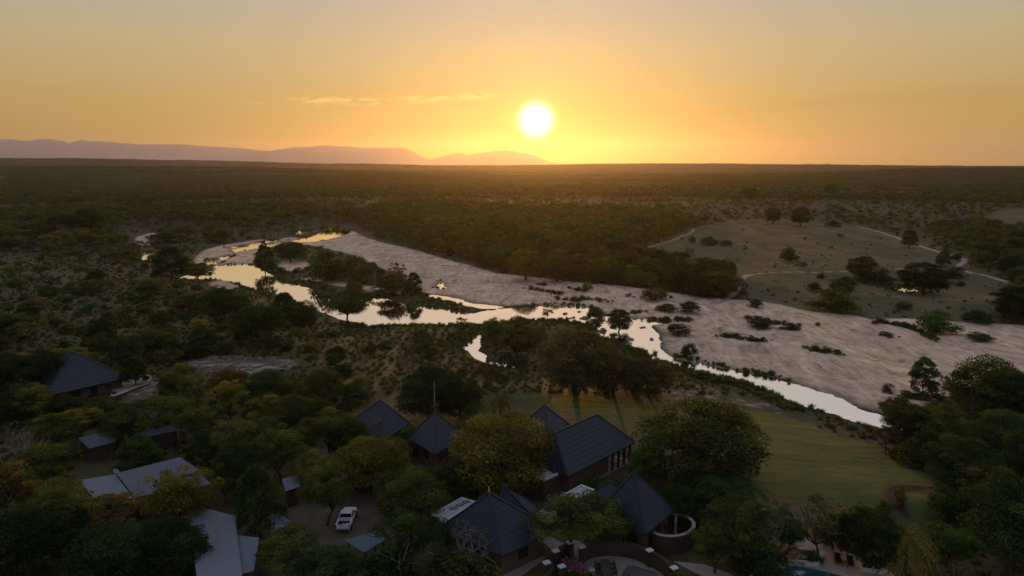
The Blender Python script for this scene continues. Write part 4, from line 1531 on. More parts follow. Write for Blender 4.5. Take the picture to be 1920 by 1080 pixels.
mast(spire[4][0] - np.array((0, 0, .1)), 4.6, .04, 'tall thin guyed mast rising from the pyramid roof tip', guys=4)
mast(fin[4][0] - np.array((0, 0, .1)), .85, .06, 'short white finial on the pyramid roof tip', name='finial')
pd = on_ground(470, 757)
dish(at_depth(469, 720, pd[1]), .62, 'white round dish on a pole before the rock slab', 4.0)
mast((pd[0] + .35, pd[1], pd[2]), 6.0, .05, 'thin dark pole standing beside the white round dish')
pd = at(219, 883, 4.4)
dish(pd, .38, 'small white dish at the corner of the wide tin roof', 1.4)
pd = on_ground(437, 945)
e = empty('yard_lamp', pd, 'small teal lamp head on a pole behind the long shed', 'lamp')
MB().lathe((0, 0, 0), [(.05, 0), (.04, 3.2)], 8).build('pole', STEEL, e)
MB().box((.15, 0, 3.22), (.55, .25, .1), .3).build('lamp_head', TIN_TEAL, e)

# white pickup seen from behind
def pickup(u, v, rz):
    p = on_ground(u, v)
    e = empty('pickup_truck', (p[0], p[1], p[2]), 'white pickup truck with an open loaded bed parked in the gravel yard', 'truck', None, rz)
    e.scale = (.93, .93, .93)
    # local frame: +y is forward, the rear at -y
    m = MB()
    W2 = .90
    # sills and bed floor
    m.box((0, -.02, .62), (1.70, 4.9, .30))
    # bed sides and front panel
    for s in (-1, 1):
        m.box((s * (W2 - .06), -1.62, .95), (.12, 1.62, .44))
    m.box((0, -.80, .98), (1.6, .08, .50))
    # bonnet
    hood = [(-W2 + .03, .95, .75), (W2 - .03, .95, .75), (W2 - .08, 2.42, .75), (-W2 + .08, 2.42, .75), (-W2 + .05, .95, 1.12), (W2 - .05, .95, 1.12), (W2 - .14, 2.36, .98), (-W2 + .14, 2.36, .98)]
    BX = [(0, 3, 2, 1), (4, 5, 6, 7), (0, 1, 5, 4), (1, 2, 6, 5), (2, 3, 7, 6), (3, 0, 4, 7)]
    m.mesh(hood, BX)
    # cab lower and roof
    m.mesh([(-W2, -.76, .75), (W2, -.76, .75), (W2, 1.0, .75), (-W2, 1.0, .75), (-W2 + .03, -.76, 1.16), (W2 - .03, -.76, 1.16), (W2 - .03, 1.0, 1.16), (-W2 + .03, 1.0, 1.16)], BX)
    m.mesh([(-.72, -.62, 1.66), (.72, -.62, 1.66), (.72, .42, 1.66), (-.72, .42, 1.66), (-.62, -.52, 1.76), (.62, -.52, 1.76), (.62, .32, 1.76), (-.62, .32, 1.76)], BX)
    for s in (-1, 1):          # pillars
        m.bar((s * .84, -.70, 1.16), (s * .70, -.60, 1.68), .09)
        m.bar((s * .84, .12, 1.16), (s * .71, .0, 1.68), .08)
        m.bar((s * .84, .95, 1.14), (s * .70, .40, 1.68), .07)
    m.build('body', PAINT_W, e)
    g = [(-.80, -.72, 1.17), (.80, -.72, 1.17), (.69, -.615, 1.655), (-.69, -.615, 1.655)]
    MB().poly(g).poly([q for q in g[::-1]]).build('rear_window', GLASS, e)
    g = [(-.80, .93, 1.15), (-.69, .41, 1.655), (.69, .41, 1.655), (.80, .93, 1.15)]
    MB().poly(g).poly(g[::-1]).build('windscreen', GLASS, e)
    for s in (-1, 1):
        g = [(s * .835, -.66, 1.17), (s * .835, .90, 1.17), (s * .705, .38, 1.655), (s * .705, -.57, 1.655)]
        MB().poly(g).poly(g[::-1]).build('side_window', GLASS, e)
        MB().box((s * (W2 + .10), .80, 1.20), (.20, .10, .16)).build('mirror', BLACK, e)
        MB().box((s * (W2 - .075), -2.452, .95), (.14, .05, .36)).build('tail_light', LAMP_RED, e)
        MB().box((s * .68, 2.44, .86), (.30, .06, .16)).build('headlight', GLASS, e)
        for y in (-1.45, 1.50):
            w = MB().lathe((s * .80, y, .37), [(.20, -.12), (.35, -.12), (.37, -.08), (.37, .08), (.35, .12), (.20, .12)], 18, 'x').build('tyre', RUBBER, e)
            MB().lathe((s * .80, y, .37), [(.03, -.125), (.21, -.11), (.21, .11), (.03, .125)], 14, 'x').build('rim', STEEL, w)
    MB().box((0, -2.44, .95), (1.50, .06, .44)).box((0, -2.475, 1.05), (.36, .02, .07), mi=1).build('tailgate', [PAINT_W, BLACK], e)
    MB().box((0, -2.52, .58), (1.66, .14, .18)).build('bumper', STEEL, e)
    MB().box((0, -1.62, .785), (1.52, 1.56, .02)).build('bed_liner', BLACK, e)
    r = np.array((math.cos(rz), math.sin(rz)))
    f = np.array((-math.sin(rz), math.cos(rz)))
    for k, (ox, oy, s, m_, lab) in enumerate(((-.42, -2.05, .42, BLACK, 'dark lumpy sack in the pickup bed'), (.05, -2.0, .34, WHITE, 'pale sack in the middle of the pickup bed'), (.42, -1.95, .36, WHITE, 'pale sack on the right of the pickup bed'))):
        c_ = np.array((p[0], p[1])) + r * ox + f * oy
        MB().lathe((c_[0], c_[1], p[2] + .80), [(s * .35, 0), (s * .5, s * .15), (s * .48, s * .5), (s * .25, s * .8), (s * .1, s * .9)], 10).build('sack', m_, label=lab, category='sack')


pickup(651, 981, .02)
# ---------------------------------------------------------------- trees and bushes set one by one
BT, TT, ST, NT, BU, PT = 'broadleaf_tree', 'thorn_tree', 'scrub_tree', 'bare_tree', 'bush', 'palm_tree'
TREES = [
    # the lodge and its garden
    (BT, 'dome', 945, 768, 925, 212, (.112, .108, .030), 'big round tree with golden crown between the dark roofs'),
    (BT, 'dome_flower', 1316, 748, 905, 240, OLIVE, 'huge domed tree with coral flowers on top beside the lawn'),
    (BT, 'dome', 1082, 610, 740, 175, BROWN, 'large dark brown domed tree between the rapids and the lawn'),
    (BT, 'dome', 1150, 660, 742, 110, BROWN, 'rounded brown tree against the right flank of the large riverside dome'),
    (BT, 'dome', 1215, 672, 742, 110, BROWN, 'low rust brown tree at the right end of the riverside clump'),
    (ST, 'open', 972, 588, 690, 130, BROWN, 'see-through brown tree standing against the bright pool'),
    (ST, 'open', 928, 590, 670, 66, OLIVE, 'thin tree left of the see-through brown tree at the water'),
    (ST, 'airy', 866, 588, 636, 38, OLIVE, 'small airy tree alone on the near shore of the pool'),
    (BT, 'dome', 806, 684, 790, 140, DARK, 'deep green dense tree behind the mast on the pyramid roof'),
    (BT, 'dome', 862, 708, 792, 86, DARK, 'dark green tree touching the right side of the mast tree'),
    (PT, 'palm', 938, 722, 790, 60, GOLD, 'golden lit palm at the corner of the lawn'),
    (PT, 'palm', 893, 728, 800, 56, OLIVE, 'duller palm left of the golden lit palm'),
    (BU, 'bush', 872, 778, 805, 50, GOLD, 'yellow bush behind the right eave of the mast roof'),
    (BT, 'dome', 1216, 838, 905, 92, GREEN, 'clipped round green tree beside the posted veranda'),
    (BU, 'bush', 1280, 880, 935, 80, DARK, 'dark shrub under the coral flowered tree'),
    (PT, 'low_palm', 1108, 868, 915, 80, GREEN, 'spiky low palm below the veranda roof edge'),
    (PT, 'low_palm', 1150, 872, 912, 66, DARK, 'second spiky low palm nearer the veranda posts'),
    (TT, 'umbrella', 1078, 930, 1048, 180, OLIVE, 'flat thorn tree spreading over the courtyard gateway'),
    (TT, 'umbrella', 1130, 955, 1040, 120, OLIVE, 'flat thorn tree with its edge under the round courtyard roof'),
    (NT, 'bare_pale', 1010, 970, 1036, 70, PALE, 'small bare pale tree at the finial roof corner'),
    (BU, 'bush_pink', 1076, 1042, 1085, 70, OLIVE, 'bougainvillea bush covered in pink flowers by the path'),
    (PT, 'palm', 1350, 862, 945, 120, GREEN, 'broad palm in front of the coral flowered tree'),
    (PT, 'palm', 1400, 880, 965, 100, GREEN, 'feathery palm at the near edge of the lawn'),
    (BU, 'bush', 1330, 900, 960, 90, GREEN, 'leafy green shrub at the foot of the broad palm'),
    (BU, 'bush', 1290, 945, 995, 60, DARK, 'dark shrub between the round courtyard and the lit path'),
    (TT, 'open', 1380, 922, 1055, 160, OLIVE, 'grey olive thorn tree right of the round courtyard'),
    (ST, 'airy', 1440, 930, 1060, 100, PALE, 'grey twiggy tree right of the olive thorn tree'),
    (ST, 'open', 1340, 985, 1075, 110, OLIVE, 'low scrub tree below the round brick wall'),
    (PT, 'low_palm', 1450, 985, 1062, 110, GREEN, 'spiky palm clump behind the pool'),
    (BU, 'bush', 1420, 1010, 1085, 120, DARK, 'dark shrub on the left end of the pool'),
    (BU, 'bush', 1518, 1028, 1056, 50, DARK, 'round dark shrub inside the white planter wall'),
    (ST, 'airy', 1535, 908, 1046, 125, PALE, 'grey thin leaved tree rising above the pool deck'),
    (BT, 'dome', 1622, 942, 1068, 118, DARK, 'dark round tree standing over the white rimmed box'),
    (PT, 'palm', 1694, 962, 1085, 105, GOLD, 'yellow tipped palm right of the pool deck'),
    (ST, 'open', 1770, 972, 1085, 110, GREEN, 'leafy green tree behind the big spiky palm at the bottom right'),
    (PT, 'low_palm', 1790, 1010, 1100, 130, PALE, 'big grey spiky palm near the bottom right corner'),
    (BT, 'dome', 1892, 890, 1075, 190, DARK, 'great dark tree filling the bottom right corner'),
    (ST, 'open', 1850, 868, 985, 130, BROWN, 'brownish tree above the great corner tree'),
    (BU, 'bush', 1778, 905, 975, 90, DARK, 'black green shrub right of the lawn mound'),
    (BT, 'dome', 1800, 815, 935, 150, DARK, 'shadowy green tree at the far tip of the lawn'),
    (TT, 'open', 1768, 760, 880, 130, OLIVE, 'olive thorn tree right of the lawn end'),
    (BU, 'bush', 1720, 815, 872, 90, OLIVE, 'olive shrub at the lawn end below the thorn trees'),
    (BU, 'bush', 1690, 830, 862, 46, DARK, 'small dark shrub beside the last thorn trunk on the lawn'),
    (TT, 'umbrella', 1682, 738, 845, 84, BROWN, 'flat brown thorn tree against the lower river channel'),
    (TT, 'umbrella', 1660, 796, 852, 55, BROWN, 'small flat thorn tree alone on the lawn edge'),
    (TT, 'umbrella', 1730, 748, 850, 80, OLIVE, 'flat olive thorn tree right of the brown river thorn tree'),
    (BT, 'tall', 1728, 670, 742, 62, DARK, 'neat rounded tree with many stems standing on the sand'),
    (ST, 'airy', 1772, 698, 752, 42, OLIVE, 'little airy tree between the sand tree and the tall right clump'),
    (BT, 'dome', 1840, 664, 790, 150, OLIVE, 'tall olive dome at the right of the sand'),
    (BT, 'dome', 1915, 690, 800, 130, DARK, 'dark dome cut by the right edge above the lawn trees'),
    (BT, 'dome', 1880, 762, 880, 130, DARK, 'dark green tree below the tall olive dome'),
    (BT, 'dome', 1935, 800, 920, 120, DARK, 'dark tree cut by the right edge below the sand'),
    # left of the lodge
    (BT, 'dome', 88, 656, 742, 118, DEEP, 'dense black green tree hiding the left half of the slate hip roof'),
    (BT, 'dome', 14, 655, 745, 90, DEEP, 'black green tree on the left edge beside the slate hip roof'),
    (BT, 'tall', 255, 668, 722, 56, DARK, 'round dark tree at the right corner of the slate hip roof'),
    (TT, 'open', 338, 680, 772, 95, OLIVE, 'leaning olive thorn tree between the terrace and the rock slab'),
    (ST, 'open', 432, 712, 785, 85, GOLD, 'golden scrub tree left of the white dish pole'),
    (ST, 'open', 395, 745, 805, 80, OLIVE, 'olive scrub tree below the leaning thorn tree'),
    (TT, 'umbrella', 295, 742, 832, 150, OLIVE, 'wide thorn tree spreading over the half hidden tin roof'),
    (TT, 'umbrella', 150, 762, 838, 84, GOLD, 'golden flat tree just behind the ribbed tin shed'),
    (TT, 'umbrella', 105, 772, 860, 100, OLIVE, 'olive flat tree left of the ribbed tin shed'),
    (BU, 'bush', 190, 745, 790, 90, DARK, 'dark bush in front of the left lodge terrace'),
    (BU, 'bush', 120, 738, 780, 70, DARK, 'dark bush below the slate hip roof eave'),
    (BT, 'dome', 30, 730, 800, 100, DEEP, 'deep shadowed tree by the tiny teal shed'),
    (NT, 'bare_pale', 40, 795, 900, 100, BROWN, 'pale branched tree at the left edge'),
    (ST, 'open', 90, 830, 930, 130, OLIVE, 'olive tree left of the plain pale roof'),
    (ST, 'open', 20, 860, 985, 120, RUST, 'rusty leaved tree on the left edge'),
    (BT, 'tall', 262, 820, 880, 105, DARK, 'dark tree in the gap between the two tin roofs'),
    (BT, 'tall', 388, 806, 884, 84, DARK, 'dark bushy tree at the right end of the tin roofs'),
    (ST, 'open', 470, 775, 880, 135, OLIVE, 'broad olive tree behind the wide tin roof'),
    (BT, 'dome', 560, 738, 830, 122, OLIVE, 'rounded olive tree above the gravel yard'),
    (ST, 'open', 500, 735, 812, 80, GOLD, 'golden topped tree left of the rounded yard tree'),
    (ST, 'open', 618, 762, 865, 96, OLIVE, 'dark stemmed tree at the back of the gravel yard'),
    (TT, 'open', 572, 788, 872, 70, OLIVE, 'black forked thorn tree behind the yard'),
    (BT, 'dome', 700, 818, 918, 150, GOLD, 'golden round tree in front of the rear pyramid roof'),
    (ST, 'open', 614, 858, 985, 125, OLIVE, 'wide tree shading the parked pickup'),
    (BT, 'dome', 768, 878, 985, 150, OLIVE, 'wide bronze tree right of the pickup'),
    (ST, 'open', 820, 870, 940, 76, OLIVE, 'olive tree left of the flat white roof'),
    (BU, 'bush', 770, 800, 850, 84, DARK, 'dark shrub under the rear pyramid roof'),
    (NT, 'bare_pale', 705, 782, 850, 72, PALE, 'pale dead tree in front of the rear pyramid'),
    (BT, 'tall', 488, 872, 1010, 96, DARK, 'dark green upright tree beside the gate hut'),
    (TT, 'open', 340, 872, 1010, 150, GOLD, 'golden flecked tree over the edge of the wide tin roof'),
    (TT, 'umbrella', 215, 928, 1025, 130, RUST, 'rusty flat tree covering the plain pale roof'),
    (ST, 'open', 130, 900, 1040, 170, OLIVE, 'large olive tree left of the rusty flat tree'),
    (BT, 'dome', 60, 955, 1090, 200, DEEP, 'black green tree in the bottom left corner'),
    (BT, 'dome', 215, 985, 1100, 190, DEEP, 'deep green tree along the bottom left edge'),
    (BT, 'dome', 320, 975, 1085, 150, DEEP, 'deep green tree beside the long pale shed'),
    (NT, 'bare', 355, 1010, 1100, 130, BROWN, 'twiggy tree at the foot of the long pale shed'),
    (TT, 'open', 545, 988, 1092, 150, OLIVE, 'grey green tree on the near side of the gate hut'),
    (BU, 'bush', 527, 985, 1020, 60, GOLD, 'golden shrub against the gate hut wall'),
    (BT, 'dome', 620, 1030, 1120, 150, DARK, 'dark tree on the bottom edge below the pickup'),
    (ST, 'open', 770, 960, 1075, 150, DARK, 'dark leafy tree right of the teal carport'),
    (NT, 'bare_pale', 742, 985, 1090, 130, PALE, 'pale leafless tree in front of the teal carport'),
    (NT, 'bare_pale', 870, 985, 1080, 150, PALE, 'pale branched tree across the finial pyramid roof'),
    (BU, 'bush', 870, 1030, 1095, 150, OLIVE, 'scrubby bush at the foot of the finial pyramid'),
    (BU, 'bush', 720, 1035, 1110, 120, DEEP, 'black shrub beneath the teal carport edge'),
    (BU, 'bush', 800, 930, 985, 70, DARK, 'dark shrub below the flat white roof corner'),
    (BT, 'dome', 870, 860, 945, 90, DARK, 'dark tree under the left side of the round golden tree'),
    (ST, 'open', 530, 796, 905, 112, OLIVE, 'olive tree between the upright dark tree and the yard back'),
    (BT, 'dome', 450, 826, 928, 100, DARK, 'dark dome right of the grey lean-to roof'),
    (ST, 'open', 592, 842, 925, 84, GOLD, 'golden tree beside the small grey shelter'),
    (ST, 'open', 425, 866, 948, 76, OLIVE, 'olive tree over the teal yard lamp'),
    (BT, 'dome', 652, 776, 866, 90, DARK, 'dark dome behind the golden round yard tree'),
    (ST, 'open', 372, 758, 842, 92, OLIVE, 'olive tree above the dark end of the tin roofs'),
    (BT, 'dome', 610, 690, 765, 90, OLIVE, 'olive dome on the slope behind the rear pyramid'),
    (BU, 'bush', 668, 706, 756, 70, DARK, 'dark shrub just left of the rear pyramid tip'),
    (BU, 'bush', 560, 706, 752, 80, OLIVE, 'olive shrub on the slope above the rounded yard tree'),
    (BT, 'dome', 235, 762, 838, 86, OLIVE, 'olive dome between the terrace and the ribbed tin shed'),
    (ST, 'open', 60, 715, 795, 90, OLIVE, 'olive tree beneath the small grey roof on the left'),
    (BT, 'dome', 505, 690, 760, 84, DARK, 'dark dome right of the white dish pole'),
    (BU, 'bush', 700, 870, 920, 70, DARK, 'dark shrub at the foot of the golden round yard tree'),
    (BT, 'dome', 1265, 905, 985, 80, DARK, 'dark tree behind the round brick courtyard'),
    (ST, 'open', 1470, 955, 1045, 90, GREEN, 'green tree left of the grey thin leaved pool tree'),
    (BT, 'dome', 1560, 960, 1030, 80, OLIVE, 'olive dome at the near edge of the lawn above the deck'),
    # near bank of the river
    (BT, 'tall', 322, 462, 526, 82, DEEP, 'dark stemmed tree standing at the left end of the big pool'),
    (ST, 'open', 375, 492, 532, 56, BROWN, 'low brown tree leaning over the pool from the left'),
    (BT, 'dome', 545, 450, 492, 60, DARK, 'dark round tree on the island near the upper bend'),
    (BT, 'tall', 497, 458, 514, 42, DARK, 'dark tree mirrored in the narrow arm of the pool'),
    (BU, 'bush', 620, 461, 525, 94, DARK, 'broad dark bush in the middle of the island'),
    (BU, 'bush', 672, 472, 530, 74, BROWN, 'brown topped bush right of the broad island bush'),
    (ST, 'airy', 745, 486, 530, 42, BROWN, 'small flat airy tree above the sand on the island'),
    (BU, 'bush', 738, 508, 553, 80, BROWN, 'rust brown bush at the tip of the island'),
    (BT, 'tall', 776, 510, 553, 38, DARK, 'dark little tree closing the right tip of the island'),
    (BU, 'bush', 748, 506, 522, 30, DARK, 'low dark bush behind the rust brown island bush'),
    (ST, 'open', 650, 546, 608, 88, DARK, 'spreading dark tree hanging over the near pool shore'),
    (BT, 'dome', 565, 560, 620, 70, DARK, 'dark tree left of the spreading pool tree'),
    (BT, 'tall', 535, 548, 610, 60, DARK, 'dark upright tree on the near shore above the narrow pool arm'),
    (BT, 'dome', 485, 570, 640, 110, DARK, 'large dark dome on the near bank below the narrow pool'),
    (BT, 'dome', 420, 540, 600, 100, DARK, 'wide dark tree below the left sand spit of the pool'),
    (BU, 'bush', 360, 545, 585, 100, BROWN, 'brown bush below the dark stemmed pool tree'),
    (BU, 'bush', 280, 520, 560, 80, OLIVE, 'olive bush left of the dark stemmed pool tree'),
    (BU, 'bush', 632, 648, 672, 46, DEEP, 'small round black bush on the brown grass slope'),
    (NT, 'bare', 760, 622, 672, 84, BROWN, 'wide leafless tree on the brown grass slope'),
    (NT, 'bare_pale', 768, 665, 705, 46, BROWN, 'grey leafless shrub behind the mast tree'),
    (BU, 'bush', 790, 612, 640, 46, DARK, 'olive bush on the slope left of the small shore tree'),
    (BU, 'bush', 355, 640, 672, 84, DEEP, 'black bush above the rock slab'),
    (BT, 'dome', 385, 395, 425, 0, DARK, ''),
    (BU, 'bush', 330, 422, 452, 96, OLIVE, 'olive thicket left of the upper bend'),
    (BU, 'bush', 405, 415, 452, 70, BROWN, 'brown thicket touching the upper bend'),
    (BU, 'bush', 232, 456, 480, 66, DARK, 'dark low thicket behind the small left pool'),
    (BT, 'dome', 165, 388, 448, 70, DARK, 'largest dark tree left of the pale side channel'),
    (BT, 'dome', 118, 398, 450, 60, DARK, 'dark tree just left of the largest side channel tree'),
    (NT, 'bare_pale', 135, 418, 455, 40, PALE, 'pale leafless tree in front of the side channel trees'),
    # right bank, meadow and rapids
    (BT, 'dome', 1732, 488, 552, 92, DEEP, 'great black dome tree on the meadow above the glint of water'),
    (BT, 'dome', 1615, 478, 525, 54, DARK, 'round dark tree where the meadow track meets the bushes'),
    (BU, 'bush', 1653, 500, 532, 50, DARK, 'dark bush right of the track side tree'),
    (BU, 'bush', 1622, 502, 530, 50, DARK, 'dark bush under the track side tree'),
    (BU, 'bush', 1478, 461, 490, 38, DEEP, 'lone round bush in the open meadow'),
    (BT, 'tall', 1704, 430, 465, 32, DARK, 'small tree beside the bend of the far track'),
    (BT, 'tall', 1768, 470, 500, 32, DARK, 'small tree in the curve of the track right of the meadow'),
    (BU, 'bush', 1790, 496, 520, 46, DARK, 'dark bush below the track curve'),
    (BU, 'bush', 1800, 525, 536, 20, DARK, 'little bush on the grass right of the great dome tree'),
    (BU, 'bush', 1560, 530, 585, 92, OLIVE, 'olive thicket at the sand edge of the meadow'),
    (BT, 'dome', 1580, 517, 555, 46, DARK, 'dark tree behind the olive thicket by the sand'),
    (BU, 'bush', 1526, 528, 545, 34, DARK, 'small dark bush left of the olive sand thicket'),
    (BU, 'bush', 1754, 578, 622, 86, GREEN, 'green thicket standing out into the sand'),
    (BU, 'bush', 1838, 621, 638, 54, GREEN, 'low green mound of bush on the sand'),
    (BU, 'bush', 1832, 580, 605, 60, DARK, 'dark bush at the back of the sand on the right'),
    (BT, 'dome', 1902, 535, 600, 90, DEEP, 'black tree mass on the right edge above the sand'),
    (BT, 'dome', 1500, 386, 424, 44, DARK, 'dark spreading tree at the back of the meadow'),
    (BT, 'dome', 1448, 386, 420, 36, DARK, 'dark tree left of the spreading meadow back tree'),
    (BU, 'bush', 1562, 413, 426, 36, DARK, 'flat dark bush at the back of the meadow'),
    (BT, 'dome', 1405, 350, 376, 30, DARK, 'lone dark tree on the far slope above the meadow'),
    (BT, 'dome', 1557, 346, 366, 20, DARK, 'small lone tree on the far right slope'),
    (BU, 'bush', 1298, 441, 456, 16, DARK, 'bush beside the near track left of the meadow'),
    (BU, 'bush', 1330, 440, 460, 40, DARK, 'spreading bush between the near track bush and the low meadow bush'),
    (BU, 'bush', 1362, 448, 460, 30, DARK, 'low bush right of the spreading bush in the meadow'),
    (BU, 'bush', 1293, 563, 586, 50, GREEN, 'green bush on the sand below the track ford'),
    (BU, 'bush', 1250, 568, 584, 44, BROWN, 'brown bush left of the green ford bush'),
    (BU, 'bush', 1228, 533, 562, 56, OLIVE, 'olive bush on the sand edge left of the ford'),
    (BT, 'dome', 1350, 505, 556, 82, OLIVE, 'olive tree in the angle of the river track'),
    (BT, 'dome', 1310, 510, 556, 60, DARK, 'dark tree left of the river track angle'),
    (BU, 'bush', 1101, 524, 546, 22, GOLD, 'golden lit bush on the far sand edge'),
    (BT, 'dome', 1160, 578, 626, 56, DARK, 'dark tree rising from the rapids'),
    (BU, 'bush', 1118, 574, 598, 42, DARK, 'dark bush on the rocks above the rapids'),
    (BU, 'bush', 1272, 602, 628, 50, DARK, 'dark bush on the sand right of the rapids'),
    (BU, 'bush', 1292, 640, 668, 34, DEEP, 'dark pointed bush alone on the grey sand'),
    (BU, 'bush', 1428, 594, 614, 62, DARK, 'low dark thicket on the sand below the meadow'),
    (BU, 'bush', 1480, 604, 618, 40, DARK, 'low bush right of the low sand thicket'),
    (BU, 'bush', 1418, 560, 576, 34, DARK, 'dark bush below the bend of the meadow track'),
    (BU, 'bush', 1690, 738, 756, 30, DARK, 'dark driftwood bush at the foot of the sand tree'),
    (BU, 'bush', 1316, 730, 742, 18, DARK, 'tiny round bush on the pale rock below the lower channel'),
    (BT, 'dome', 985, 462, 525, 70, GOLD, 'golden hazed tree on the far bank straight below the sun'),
    (BT, 'dome', 1045, 478, 528, 64, OLIVE, 'olive tree right of the golden hazed bank tree'),
]
for nm, key, u, vt, vb, w, col, lab in TREES:
    if w:
        plant(nm, key, u, vt, vb, w, col, lab, {BU: 'bush', PT: 'palm'}.get(nm, 'tree'))

# ---------------------------------------------------------------- the rest of the bush, by density
rg = np.random.default_rng(77)


def in_px(u, v, poly):
    P = np.asarray(poly, float)
    c = np.zeros(u.shape, bool)
    for i in range(len(P)):
        (ax, ay), (bx, by) = P[i], P[(i + 1) % len(P)]
        c ^= ((ay > v) != (by > v)) & (u < (bx - ax) * (v - ay) / ((by - ay) if abs(by - ay) > 1e-9 else 1e-9) + ax)
    return c


KEEP_CLEAR = [   # where roofs, yards, lawn and courts are seen: nothing is set in front of them
    [(655, 745), (790, 740), (1000, 735), (1240, 750), (1480, 745), (1700, 830), (1760, 900), (1700, 985), (1900, 1110), (1440, 1110), (1420, 990), (1400, 1110), (1000, 1110), (800, 1110), (560, 1110), (540, 1000), (560, 935), (600, 905), (660, 880)],
    [(340, 512), (390, 548), (500, 585), (590, 615), (650, 642), (880, 640), (930, 640), (930, 700), (1010, 700), (1000, 600), (680, 590)],
    [(1235, 640), (1262, 640), (1700, 790), (1680, 822), (1480, 770), (1262, 748), (1230, 690)],
    [(785, 540), (1110, 568), (1110, 602), (785, 590)],
    [(985, 600), (1300, 625), (1300, 746), (985, 746)],
    [(1040, 560), (1260, 560), (1260, 670), (1120, 650), (1040, 610)],
    [(120, 700), (300, 690), (300, 770), (210, 775), (120, 765)],
    [(140, 795), (350, 795), (350, 850), (160, 870)],
    [(150, 850), (400, 850), (500, 940), (520, 1110), (110, 1110), (90, 960), (150, 940)],
    [(320, 672), (560, 678), (560, 740), (330, 735)],
]
FOREST = [(655, 400), (760, 380), (1000, 392), (1230, 395), (1330, 418), (1290, 440), (1195, 470), (1250, 490), (1390, 522), (1350, 556), (1200, 538), (1000, 518), (925, 510), (820, 480), (700, 448)]
FOREST2 = [(-50, 400), (250, 385), (430, 390), (660, 385), (660, 412), (500, 420), (380, 425), (260, 415), (200, 430), (210, 460), (100, 480), (-50, 470)]
RIGHTW = [(1770, 430), (1930, 425), (2000, 620), (1890, 600), (1880, 560), (1860, 520), (1800, 480)]
NEARW = [(-60, 480), (250, 500), (380, 535), (520, 560), (620, 600), (650, 640), (560, 660), (440, 650), (300, 640), (200, 600), (-60, 580)]


def scatter(r0, r1, step, az=42):
    """jittered points over a ring sector; step grows with distance"""
    out = []
    r = r0
    while r < r1:
        s = step(r)
        n = max(1, int(r * math.radians(2 * az) / s))
        a = np.radians(-az) + (np.arange(n) + rg.random(n)) / n * np.radians(2 * az)
        rr = r + (rg.random(n) - .5) * s
        out.append(np.stack([rr * np.sin(a), rr * np.cos(a)], 1))
        r += s
    return np.concatenate(out)


pts = scatter(48, 900, lambda r: max(3.6, min(9.0, 3.0 + r * .0080)))
x, y = pts[:, 0], pts[:, 1]
z = hz(x, y)
u, v, yc = proj(x, y, z)
ok = (y > 20) & (bil(G_SAND, x, y) > 2.5) & (bil(G_WATER, x, y) > 2.5) & (bil(G_LAWN, x, y) > 2.0) & (bil(G_TRACK, x, y) > 1.8) & (bil(G_YARD, x, y) > 2) & (bil(G_ROCK, x, y) > 1.0)
for p in KEEP_CLEAR:
    ok &= ~in_px(u, v, p)
for (px_, py_, pr) in PLANTED:
    ok &= (x - px_) ** 2 + (y - py_) ** 2 > (pr * .75) ** 2
mead = bil(G_MEADOW, x, y) < 1.0
cl = vnoise(x / 26, y / 26, 41) * .6 + vnoise(x / 9, y / 9, 43) * .4
dens = np.where(cl > .40, .85, .30)
forest = in_px(u, v, FOREST) | in_px(u, v, RIGHTW) | in_px(u, v, FOREST2)
nearw = in_px(u, v, NEARW)
dens = np.where(forest, 1.0, dens)
dens = np.where(nearw, .62, dens)
dens = np.where(mead, .035, dens)
slope = in_px(u, v, [(560, 620), (870, 612), (1000, 690), (960, 742), (650, 750), (560, 720)])
dens = np.where(slope, .28, dens)
ok &= rg.random(len(x)) < dens
x, y, z, u, v, yc, forest, nearw, mead, cl, slope = [a_[ok] for a_ in (x, y, z, u, v, yc, forest, nearw, mead, cl, slope)]
n = len(x)
istree = rg.random(n) < np.where(forest, .85, np.where(nearw, .30, np.where(cl > .62, .42, .14)))
istree &= ~mead
istree &= ~slope
istree &= ~in_px(u, v, [(470, 440), (660, 440), (810, 500), (810, 575), (470, 525)])
rr_ = rg.random(n)
hgt = np.where(istree, 3.6 + 4.2 * rr_ ** 1.4, .9 + 2.3 * rr_ ** 1.3)
hgt = np.where(istree & forest, hgt * 1.15, hgt)
hgt = np.where(nearw, hgt * .8, hgt)
hgt = np.where(np.hypot(x, y) < 118, hgt * .85, hgt)
wid = hgt * np.where(istree, .95 + .6 * rg.random(n), 1.2 + .9 * rg.random(n))
size = np.sqrt(hgt * wid) / yc
inview = (u > -60) & (u < 1980) & (v < 1120)
pal_i = rg.integers(0, 12, n)
PALETTE = [DARK, OLIVE, DARK, BROWN, OLIVE, GOLD, DARK, GREEN, DEEP, OLIVE, RUST, DARK]
CNAME = {DARK: 'dark green', DEEP: 'black green', OLIVE: 'olive', GOLD: 'golden', BROWN: 'brown', RUST: 'rusty', GREEN: 'green', PALE: 'grey'}

